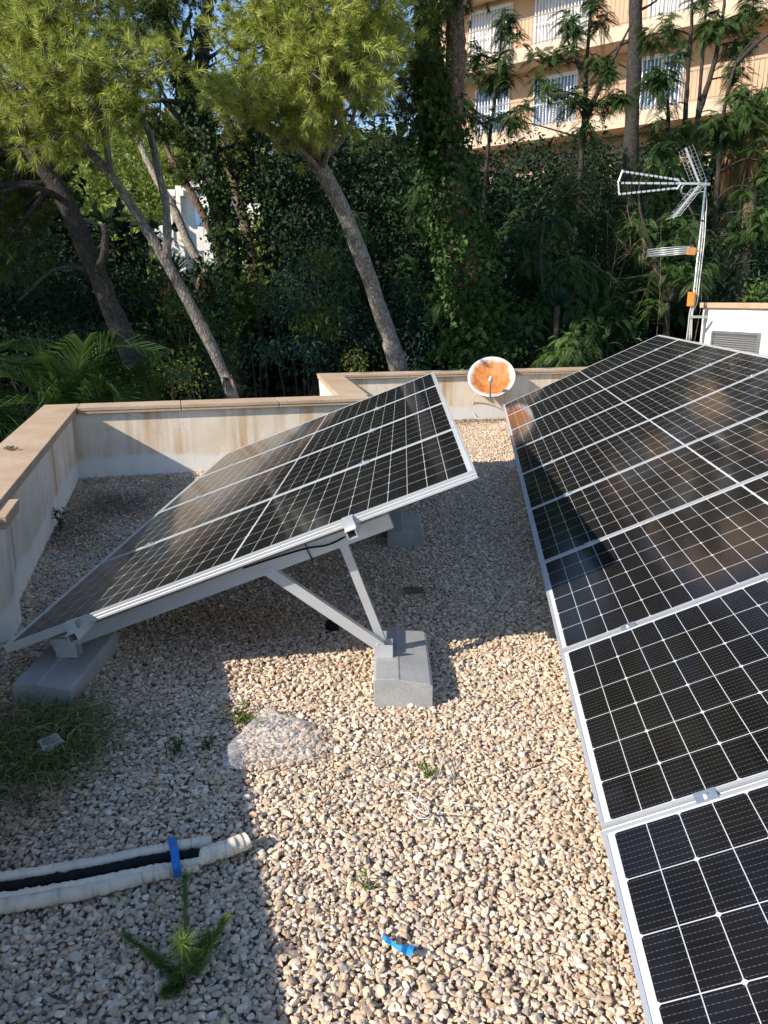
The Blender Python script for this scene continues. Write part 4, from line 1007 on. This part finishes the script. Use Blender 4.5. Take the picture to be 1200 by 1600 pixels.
def ivy_on(path, r, n, spread, tone=.4, L=.09):
    P = spline(path, 60); ii = RNG.integers(0, 60, n); a = RNG.random(n) * 6.283
    d = np.c_[np.cos(a), np.sin(a), RNG.normal(0, .2, n)]; rr = np.interp(ii / 59, np.linspace(0, 1, len(r)), r)
    B = P[ii] + d * (rr + np.abs(RNG.normal(0, spread, n)))[:, None] + RNG.normal(size=(n, 3)) * .05
    return leaf_quads(B, nrm(d * .5 + np.c_[RNG.normal(0, .4, (n, 2)), RNG.normal(-.8, .3, n)]), nrm(d + UP * .4 + RNG.normal(size=(n, 3)) * .35), L * RNG.uniform(.6, 1.2, n), L * RNG.uniform(.6, 1.1, n), np.clip(RNG.normal(tone, .2, n), 0, 1))
iv = cat([ivy_on(st4[1:8], [.22, .22, .2, .19, .18, .14], 3200, .07), ivy_on(st4b, [.2, .15, .1], 500, .06), leafy([blob(348, 300, 14, 15.2), blob(358, 360, 18, 15.2), blob(370, 430, 26, 15.2), blob(380, 490, 30, 15)], 26, .09, .08, .4, .4, 14)])
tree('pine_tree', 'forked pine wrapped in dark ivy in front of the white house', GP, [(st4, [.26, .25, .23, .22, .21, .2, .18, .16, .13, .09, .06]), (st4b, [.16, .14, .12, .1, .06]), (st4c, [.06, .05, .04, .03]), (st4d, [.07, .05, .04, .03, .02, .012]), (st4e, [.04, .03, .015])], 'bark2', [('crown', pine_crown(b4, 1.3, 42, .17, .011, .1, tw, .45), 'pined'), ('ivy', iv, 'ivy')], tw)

# pale dead stems left
def bare(label, pts, Y, r, barkm, group='bare leaning stems in front of the white house'):
    P = to_ground([W(x, y, Y + i * .05) for i, (x, y) in enumerate(pts)], Y); mb = MB(); r = [x * .56 for x in r]
    for _ in range(14):
        i = RNG.integers(2, len(P)); d = nrm(RNG.normal(size=3) + UP * .3); limb(mb, P[i], P[i] + d * RNG.uniform(.2, .7), .02, .004, .1, 6)
    return tree('bare_trunk', label, group, [(P, r)], barkm, [], mb)
bare('pale sunlit dead trunk rising left of the white house', [(330, 440), (300, 390), (268, 320), (246, 282), (222, 232), (205, 190), (182, 155)], 20, [.22, .2, .19, .18, .16, .14, .11, .07], 'bark3')
bare('brown dead trunk leaning across the front of the white house', [(345, 400), (318, 338), (290, 285), (268, 248), (256, 214)], 21, [.2, .19, .18, .15, .12, .08], 'bark4')
bare('reddish bare trunk close to the right of the ivy wrapped pine', [(392, 400), (380, 340), (366, 290), (352, 240), (348, 205)], 19, [.22, .21, .2, .16, .12, .07], 'bark4')

# big ivy-covered tree
Y6 = 14.2
st6 = to_ground([W(768, 575, Y6), W(745, 480, Y6), W(722, 380, Y6), W(705, 300, Y6), W(692, 220, Y6), W(684, 150, Y6), W(672, 60, Y6), W(660, -60, Y6)], Y6)
st6b = [W(700, 235, Y6), W(708, 150, Y6 - .1), W(712, 90, Y6 - .15), W(709, 20, Y6 - .15), W(704, -60, Y6)]
b6 = [blob(*q) for q in ((650, 120, 30, 13.8), (640, 165, 30, 13.9), (610, 190, 34, 14.), (612, 140, 34, 13.8), (625, 60, 40, 13.8), (640, 40, 36, 13.6), (620, 90, 30, 13.6), (655, 95, 24, 13.7), (640, -20, 50, 13.6), (690, -30, 50, 14), (600, -120, 70, 13.5), (660, -110, 60, 13.5), (560, -210, 80, 13), (640, -230, 80, 13), (700, -180, 60, 13.5), (620, -330, 90, 12.5), (520, -320, 80, 12), (645, 150, 26, 14), (740, -60, 50, 14))]
iv = cat([ivy_on(st6[1:7], [.40, .36, .32, .30, .26, .16], 5200, .12, .42, .1), ivy_on([W(675, 230, Y6 - .3), W(672, 150, Y6 - .3), W(668, 60, Y6 - .3), W(664, 10, Y6 - .3)], [.14, .1, .05], 900, .1, .55, .11),
          leafy([blob(*q) for q in ((740, 430, 34, 13.9), (715, 390, 28, 13.9), (755, 480, 38, 13.8), (735, 520, 30, 13.6), (770, 530, 34, 13.2), (708, 330, 22, 14), (700, 545, 22, 13.2), (790, 545, 22, 12.9), (745, 555, 20, 12.9), (690, 280, 22, 14), (685, 200, 20, 14), (670, 110, 16, 13.9), (735, 350, 20, 14))], 30, .11, .095, .5, .45, 16)])
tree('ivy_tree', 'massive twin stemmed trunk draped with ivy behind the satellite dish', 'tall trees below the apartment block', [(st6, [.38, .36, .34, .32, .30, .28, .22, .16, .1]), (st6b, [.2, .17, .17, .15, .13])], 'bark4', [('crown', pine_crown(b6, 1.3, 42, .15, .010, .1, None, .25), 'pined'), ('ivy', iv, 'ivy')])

# straight dark trunk right
Y7 = 20.
st7 = to_ground([W(984, 300, Y7), W(987, 200, Y7), W(991, 100, Y7), W(994, 0, Y7), W(996, -120, Y7), W(997, -260, Y7)], Y7)
tw = MB(); limb(tw, W(1000, 65, Y7), W(1009, 50, Y7), .05, .02)
for q in (((988, 60), (960, 78), (930, 108)), ((986, 150), (960, 170), (935, 190)), ((992, 20), (1020, 5), (1050, -20))): tw.tube(spline([W(*p, Y7) for p in q], 10), np.linspace(.04, .01, 10), 5)
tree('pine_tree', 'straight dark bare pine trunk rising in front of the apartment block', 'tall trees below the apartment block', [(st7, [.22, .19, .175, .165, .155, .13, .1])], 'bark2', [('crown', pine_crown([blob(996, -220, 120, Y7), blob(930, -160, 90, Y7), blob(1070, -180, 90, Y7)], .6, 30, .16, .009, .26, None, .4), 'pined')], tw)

# feathery saplings
def sapling(label, stems, clumps, Y, r=.055, tone=.5, mat='feather', fr=24, sub=9, group='feathery saplings below the apartment block'):
    P = [(to_ground([W(x, y, Y) for x, y in s] if i == 0 else [W(x, y, Y) for x, y in s], Y) if i == 0 else [W(x, y, Y) for x, y in s], [r, r * .8, r * .55, r * .3]) for i, s in enumerate(stems)]
    mb = MB(); B = [blob(q[0], q[1], q[2] * 1.12, q[3]) for q in clumps]; allp = np.vstack([spline(p, 30) for p, _ in P])
    for c, rr in B:
        i = np.argmin(np.linalg.norm(allp - (c - UP * rr * .6), axis=1)); limb(mb, allp[i], c - UP * rr * .2, .02, .008, .1, 7)
    return tree('feathery_tree', label, group, P, 'bark2', [('crown', feathery(B, fr, sub, .32, tone), mat)], mb)
sapling('feathery sapling in front of the leftmost barred windows', [[(757, 300), (762, 240), (774, 150), (782, 70), (785, 20)]],
        [(778, 95, 22, 18), (745, 85, 16, 18), (800, 75, 18, 18), (790, 45, 16, 18), (738, 105, 14, 18), (735, 165, 22, 18), (790, 132, 26, 18), (760, 130, 20, 18), (722, 180, 18, 18), (810, 170, 22, 18), (780, 30, 12, 18), (765, 200, 20, 18)], 18, .05, .3, sub=5)
sapling('dark stemmed feathery sapling between the second window and the dark pine trunk', [[(908, 260), (914, 160), (918, 80), (925, 0), (928, -60)], [(905, 215), (940, 130), (985, 40)], [(915, 130), (900, 90), (885, 60)]],
        [(848, 103, 24, 17), (850, 138, 24, 17), (893, 160, 28, 16.8), (805, 182, 24, 17), (885, 95, 20, 17), (885, 25, 20, 17), (940, 105, 20, 17), (945, 120, 26, 17), (930, 10, 20, 17), (960, 155, 26, 16.8), (925, 185, 26, 17), (935, 40, 14, 17), (898, 55, 15, 17)], 17, .06, .42)
sapling('feathery sapling with three thin dark stems right of the dark pine trunk', [[(1086, 240), (1092, 160), (1100, 60), (1106, -30)], [(1068, 230), (1074, 130), (1081, 20), (1076, -40)], [(1090, 185), (1118, 90), (1130, 20), (1136, -40)], [(1042, 220), (1044, 180), (1042, 140)]],
        [(1040, 105, 36, 16.5), (1035, 130, 26, 16.4), (1025, 55, 18, 17), (1045, 45, 15, 17), (1118, 50, 26, 17), (1165, 60, 26, 17), (1155, 20, 20, 17), (1150, 118, 24, 17), (1075, 205, 26, 16.5), (1040, 232, 30, 16), (1030, 180, 16, 17), (1175, 20, 24, 17), (1085, 5, 15, 17), (1100, 30, 14, 17)], 17, .055, .55)
sapling('pale stemmed feathery tree at the right edge beside the yucca', [[(1120, 300), (1130, 180), (1150, 100), (1180, 58)], [(1150, 100), (1180, 70), (1220, 40)]],
        [(1150, 175, 30, 15.5), (1165, 140, 26, 15.5), (1135, 200, 30, 15.5), (1110, 200, 24, 15.5), (1190, 245, 24, 15), (1180, 285, 26, 15), (1195, 330, 30, 14.5), (1170, 370, 24, 14.5)], 15.5, .05, .5)
sapling('low feathery tree around the foot of the antenna mast', [[(1040, 560), (1042, 480), (1050, 420), (1060, 360)], [(1042, 470), (1020, 400), (1000, 330)], [(1045, 470), (1075, 400), (1085, 340)]],
        [(1062, 438, 30, 13.4), (1072, 345, 24, 13.8), (1050, 375, 24, 13.8), (1005, 365, 20, 14), (1000, 355, 16, 14), (985, 440, 24, 14), (1020, 500, 24, 13.5), (1045, 410, 20, 13.8), (950, 460, 26, 14), (1090, 420, 20, 13.8), (1050, 250, 26, 15), (1020, 240, 22, 15)], 13.8, .07, .55)
sapling('bright rounded feathery bush above the far parapet left of the right panels', [[(888, 640), (889, 600), (888, 560), (888, 545)]], [(888, 546, 26, 12.4), (880, 556, 18, 12.4), (900, 556, 18, 12.4), (862, 560, 14, 12.6)], 12.5, .05, .72, fr=22, sub=14)
sapling('thin stemmed feathery tree in the dark thicket right of the ivy trunk', [[(868, 600), (862, 520), (850, 450), (845, 400), (850, 340)]],
        [(895, 410, 28, 13.6), (880, 440, 20, 13.6), (850, 350, 26, 14), (830, 400, 26, 14), (850, 480, 26, 13.6), (905, 480, 26, 13.6), (925, 430, 22, 13.8), (930, 520, 28, 13), (820, 520, 24, 13.2), (960, 500, 26, 13.4)], 13.7, .06, .3)

def dead_shrub(label, px, py, Y, n, R_):
    c = W(px, py, Y); t = thing('dead_shrub', label, 'dead shrub', (c[0], c[1], gz(c)), 'bare brown thickets behind the mast'); k = MB(); base = np.array([c[0], c[1], gz(c) - .1])
    for i in range(n):
        e = c + RNG.normal(size=3) * R_; limb(k, base + RNG.normal(size=3) * .1 if i < 6 else c + RNG.normal(size=3) * R_ * .5, e, .008, .002, .12, 9)
        for _ in range(4): limb(k, e, e + RNG.normal(size=3) * R_ * .45, .003, .0015, .1, 5)
    k.build('branches', M['bark4'], t, True)
dead_shrub('tangle of bare brown twigs left of the antenna loop', 1000, 380, 13.6, 16, .38)
dead_shrub('sparse bare brown twigs in the thicket below the second balcony window', 905, 300, 15.5, 20, .5)
# yuccas / palms
def yucca(name, label, c, r, skirt, tone=.55, nl=150, group=None):
    c = np.asarray(c, float); g = gz(c); t = thing(name, label, 'palm', (c[0], c[1], g), group)
    k = MB(); trunk_mb(k, [np.array([c[0], c[1], g - .1]), np.array([c[0] + .1, c[1], (g + c[2]) / 2]), c], [.16, .14, .13], 10, 14); k.build('trunk', M['bark4'], t, True)
    d = rand_dirs(nl, .55); d[:, 2] = np.maximum(d[:, 2], -.35)
    foliage_part('crown', leaf_quads(np.tile(c, (nl, 1)) + d * .06, d, nrm(RNG.normal(size=(nl, 3)) * .3 + UP), r * RNG.uniform(.7, 1.1, nl), r * .085, np.clip(RNG.normal(tone, .2, nl), 0, 1), .03), M['palm' if name != 'yucca' else 'lime'], t)
    if skirt:
        n = 170; a = RNG.random(n) * 6.28; B = c + np.c_[np.cos(a) * .12, np.sin(a) * .12, -RNG.random(n) * skirt * .6]
        D = nrm(np.c_[np.cos(a) * .28, np.sin(a) * .28, -np.ones(n)]); foliage_part('skirt', leaf_quads(B, D, np.c_[np.cos(a), np.sin(a), np.zeros(n)], skirt * RNG.uniform(.4, .75, n), .05, RNG.random(n), .02), M['drypalm'], t)
yucca('yucca', 'yellow green yucca with a shaggy dry skirt at the right edge below the balcony', W(1178, 200, 16), .7, .9, .6, 190)
yucca('yucca', 'spiky yucca with hanging dry skirt between the mast top and the right edge', W(1140, 235, 16.5), .5, .8, .55, 130)
yucca('fan_palm', 'small palm with a dry hanging skirt behind the slender forked pine', W(266, 432, 17), .55, .9, .75, 110)
yucca('fan_palm', 'small dry skirted palm at the foot of the ivy wrapped pine', W(318, 425, 19), .4, .9, .6, 70)
ag = W(872, 458, 13.2); t = thing('agave', 'blue green agave rosette in the shade right of the ivy trunk', 'agave', ag); n = 46; d = rand_dirs(n, .7); d[:, 2] = np.abs(d[:, 2]) + .15
foliage_part('leaves', leaf_quads(np.tile(ag - UP * .2, (n, 1)), d, nrm(RNG.normal(size=(n, 3)) * .3 + UP), .34 * RNG.uniform(.7, 1.1, n), .085, RNG.random(n) * .4, -.06), M['bluegreen'], t)
k = MB(); trunk_mb(k, [np.array([ag[0], ag[1], gz(ag) - .1]), ag - UP * .9, ag - UP * .15], [.06, .05, .05]); k.build('trunk', M['bark2'], t, True)

# feather palm below the left parapet
pc0 = W(128, 700, 9.0); t = thing('feather_palm', 'green feather palm fanning its fronds behind the left parapet corner', 'palm', (pc0[0], pc0[1], gz(pc0)))
parts = []; k = MB()
for tip, mid, Y, tn in (((22, 545), (62, 560), 8.9, .35), ((130, 537), (118, 590), 8.8, .7), ((238, 548), (172, 545), 9.1, .6), ((-40, 600), (20, 590), 8.6, .4), ((40, 690), (-20, 640), 8.3, .3), ((200, 640), (170, 610), 8.9, .5), ((60, 650), (95, 610), 8.7, .4), ((-30, 640), (50, 630), 8.4, .5), ((190, 570), (150, 600), 9.2, .3), ((0, 560), (90, 585), 9.3, .3)):
    p = [pc0, (pc0 + W(*mid, Y)) / 2 + UP * .12, W(*mid, Y), W(*tip, Y - .1)]; parts.append(frond(pc0, p, 64, .70, .020, tn, .28, 1.0)); k.tube(spline(p, 20), np.linspace(.016, .004, 20), 6)
foliage_part('fronds', cat(parts), M['palm'], t); k.build('stalks', M['weed'], t, True)
k = MB(); trunk_mb(k, [np.array([pc0[0], pc0[1], gz(pc0) - .1]), pc0 - UP * .8, pc0], [.12, .1, .09]); k.build('trunk', M['bark4'], t, True)
pc1 = W(215, 690, 9.4); t = thing('feather_palm', 'low fan of palm fronds rising behind the coping, right of the larger palm', 'palm', (pc1[0], pc1[1], gz(pc1))); parts = []
for tip, mid, Y, tn in (((250, 560), (225, 600), 9.4, .35), ((290, 590), (250, 600), 9.4, .3), ((190, 590), (205, 620), 9.3, .35), ((225, 575), (215, 610), 9.5, .4)):
    parts.append(frond(pc1, [pc1, (pc1 + W(*mid, Y)) / 2, W(*mid, Y), W(*tip, Y)], 46, .60, .020, tn, .3, 1.))
foliage_part('fronds', cat(parts), M['palm'], t); k = MB(); trunk_mb(k, [np.array([pc1[0], pc1[1], gz(pc1) - .1]), pc1 - UP * .6, pc1], [.1, .09, .08]); k.build('trunk', M['bark4'], t, True)

# shrubs
def shrub(label, blobs, mat, per=30, L=.08, Wd=.045, tone=.5, sub=14, droop=.2, group='shrubs behind the parapets', vines=0):
    B = [blob(*q) for q in blobs]; c = B[0][0]; g = gz(c); t = thing('shrub', label, 'shrub', (c[0], c[1], g), group); k = MB(); base = np.array([c[0], c[1], g - .1])
    for p, r in B:
        k.tube(spline([base + RNG.normal(size=3) * .1, (base + p) / 2 + RNG.normal(size=3) * .15, p], 10), np.linspace(.045, .012, 10), 6)
        for _ in range(5): limb(k, p, p + rand_dirs(1)[0] * r * .9, .012, .004, .05, 5)
    k.build('stem', M['bark2'], t, True); foliage_part('foliage', leafy(B, per, L, Wd, droop, tone, sub, .2), M[mat], t)
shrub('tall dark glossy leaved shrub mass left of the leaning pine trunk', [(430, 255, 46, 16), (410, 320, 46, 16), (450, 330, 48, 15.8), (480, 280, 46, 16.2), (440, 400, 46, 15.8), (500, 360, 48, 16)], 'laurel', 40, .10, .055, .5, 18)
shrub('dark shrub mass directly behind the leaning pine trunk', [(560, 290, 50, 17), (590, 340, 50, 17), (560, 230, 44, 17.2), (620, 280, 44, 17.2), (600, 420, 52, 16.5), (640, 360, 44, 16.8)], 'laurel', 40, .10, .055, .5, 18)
shrub('blue green shrub with drooping sprays left of the leaning pine base', [(480, 520, 40, 14), (450, 480, 38, 14.2), (510, 470, 42, 14.4), (430, 545, 36, 13.6), (500, 560, 36, 13.6), (470, 420, 40, 14.6), (520, 420, 40, 14.8)], 'bluegreen', 50, .075, .030, .65, 20, .35)
shrub('sunlit yellow green sprays hanging in the middle of the blue green shrub', [(475, 500, 22, 13.7), (510, 505, 20, 13.8), (500, 412, 20, 14.3), (555, 560, 16, 13.4)], 'lime', 46, .075, .03, .6, 22, .6)
shrub('dark bluish shrub right of the leaning pine base', [(570, 520, 38, 14.5), (640, 520, 42, 14.5), (655, 470, 40, 14.8), (590, 470, 40, 15), (650, 560, 34, 13.6)], 'bluegreen', 40, .08, .035, .2, 16, .3)
shrub('yellow green sunlit bush peeping over the parapet beside the slender pine', [(295, 585, 26, 10.8), (270, 600, 22, 10.7), (265, 575, 18, 10.9)], 'lime', 40, .05, .026, .55, 18)
shrub('leafy green thicket at the foot of the pale dead trunk', [(300, 470, 36, 15), (330, 520, 34, 14), (380, 450, 34, 16), (280, 520, 34, 14), (350, 570, 34, 13), (230, 470, 34, 16)], 'ivy', 40, .09, .05, .55, 16)
shrub('yellowish broad leaved shrub lit between the ivy trunk and the blue green shrub', [(398, 425, 26, 15), (405, 455, 22, 14.8), (385, 480, 18, 14.8)], 'lime', 24, .09, .06, .3, 12)
shrub('dark shrub beneath the thick dark pine at the left edge', [(60, 440, 54, 15), (20, 500, 54, 14), (110, 500, 46, 14.5), (20, 410, 46, 16), (130, 460, 36, 16.5), (-40, 470, 60, 14)], 'laurel', 36, .10, .05, .3, 16)
shrub('dark low shrub above the parapet between the palm and the slender pine', [(180, 540, 40, 13), (230, 560, 34, 12.5), (320, 590, 34, 12), (80, 560, 44, 12)], 'laurel', 40, .09, .045, .4, 16)
shrub('dark thicket between the ivy trunk and the agave', [(800, 470, 40, 15), (790, 400, 42, 15.5), (830, 440, 38, 15.4), (810, 340, 42, 16), (850, 540, 40, 13.6), (810, 550, 28, 13)], 'laurel', 40, .09, .045, .45, 16)
shrub('dark thicket behind the mast below the balconies', [(960, 320, 46, 17), (920, 370, 46, 16), (980, 390, 46, 16), (940, 280, 40, 17.5), (1000, 300, 40, 17.5), (1030, 350, 44, 16.5), (890, 300, 42, 17.5), (960, 540, 36, 13.5)], 'feather', 44, .075, .028, .2, 16, .4)
shrub('dark long leaved shrub behind the white vented wall', [(1140, 430, 40, 14.5), (1180, 450, 40, 14.5), (1110, 460, 34, 14.5), (1160, 390, 40, 15), (1120, 370, 36, 15.4), (1210, 410, 44, 14.8)], 'laurel', 40, .13, .03, .55, 16, .1)
shrub('green leafy bush at the right edge below the feathery tree', [(1195, 468, 16, 13.2), (1215, 460, 22, 13.2)], 'ivy', 40, .08, .045, .7, 16)

# undergrowth: what cannot be told apart behind and between
def undergrowth():
    B = []
    for px in range(-260, 1480, 62):
        for py, Y in ((285, 23), (340, 21), (410, 19.5), (480, 18), (550, 16.5), (610, 15)):
            if 70 < px < 425 and py < (470 if px > 220 else 385): continue
            B.append(blob(px + RNG.normal(0, 16), py + RNG.normal(0, 14), 54, Y + RNG.normal(0, .8)))
    for px in range(690, 1500, 48):
        for py, Y in ((290, 22), (320, 21.5), (360, 20.5), (400, 19.5), (440, 18.5), (490, 17)): B.append(blob(px + RNG.normal(0, 14), py + RNG.normal(0, 10) + (14 if px > 1000 else 0), 44, Y + RNG.normal(0, .6)))
    return leafy(B, 34, .13, .075, .25, .35, 10, .24)
def backing():  # oversized dark leaves added behind the thicket to block light through gaps
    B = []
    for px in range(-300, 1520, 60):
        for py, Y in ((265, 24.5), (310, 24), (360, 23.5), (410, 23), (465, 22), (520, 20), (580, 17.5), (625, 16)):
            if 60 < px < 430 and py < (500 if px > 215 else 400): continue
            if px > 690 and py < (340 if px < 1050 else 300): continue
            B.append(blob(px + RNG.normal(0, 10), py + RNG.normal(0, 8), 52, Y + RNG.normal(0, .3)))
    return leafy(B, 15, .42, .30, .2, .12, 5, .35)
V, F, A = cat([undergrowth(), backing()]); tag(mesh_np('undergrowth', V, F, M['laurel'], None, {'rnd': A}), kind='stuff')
# unseen pine crowns added left of the frame to shade thicket and trunk
B = [(np.array(c) + RNG.normal(size=3) * .3, r) for c, r in [((-7.8, 8.0, 4.2), 1.3), ((-6.9, 9.3, 3.0), 1.0), ((-9.8, 8.6, 5.2), 1.6), ((-10.5, 10.8, 6.6), 1.8), ((-12.5, 9.6, 6.2), 1.9), ((-8.8, 12.4, 6.8), 1.7), ((-13, 7.4, 6.), 1.8), ((-11.5, 13, 7.4), 1.8), ((-14.5, 11.5, 8), 2.)]]
V, F, A = pine_crown(B, .55, 34, .2, .02, .3, None, .4); tag(mesh_np('added_shade_crowns', V, F, M['pined'], None, {'rnd': A}), kind='stuff')
B = [blob(RNG.uniform(545, 1190), RNG.uniform(290, 530), RNG.uniform(20, 36), RNG.uniform(14.3, 16.5)) for _ in range(34)]
V, F, A = feathery(B, 20, 8, .36, .3); tag(mesh_np('thicket', V, F, M['feather'], None, {'rnd': A}), kind='stuff')
# far sunlit pinewood on the hillside at left
B = []
for px in range(-260, 1560, 40):
    for py, Y in ((395, 34), (350, 44), (305, 55), (265, 68), (235, 85)):
        if 240 < px < 420 and py > 290: Yb = 58
        else: Yb = Y
        B.append(blob(px + RNG.normal(0, 12), py + RNG.normal(0, 10) + (20 if px > 420 else 0), 46, Yb + RNG.normal(0, 2)))
V, F, A = leafy(B, 60, .34, .16, -.1, .5, 1.5, .3); 
tag(mesh_np('hillside_wood', V, F, M['pinefar'], None, {'rnd': A}), kind='stuff')
print('verts', sum(len(o.data.vertices) for o in COL.objects if o.type == 'MESH'))
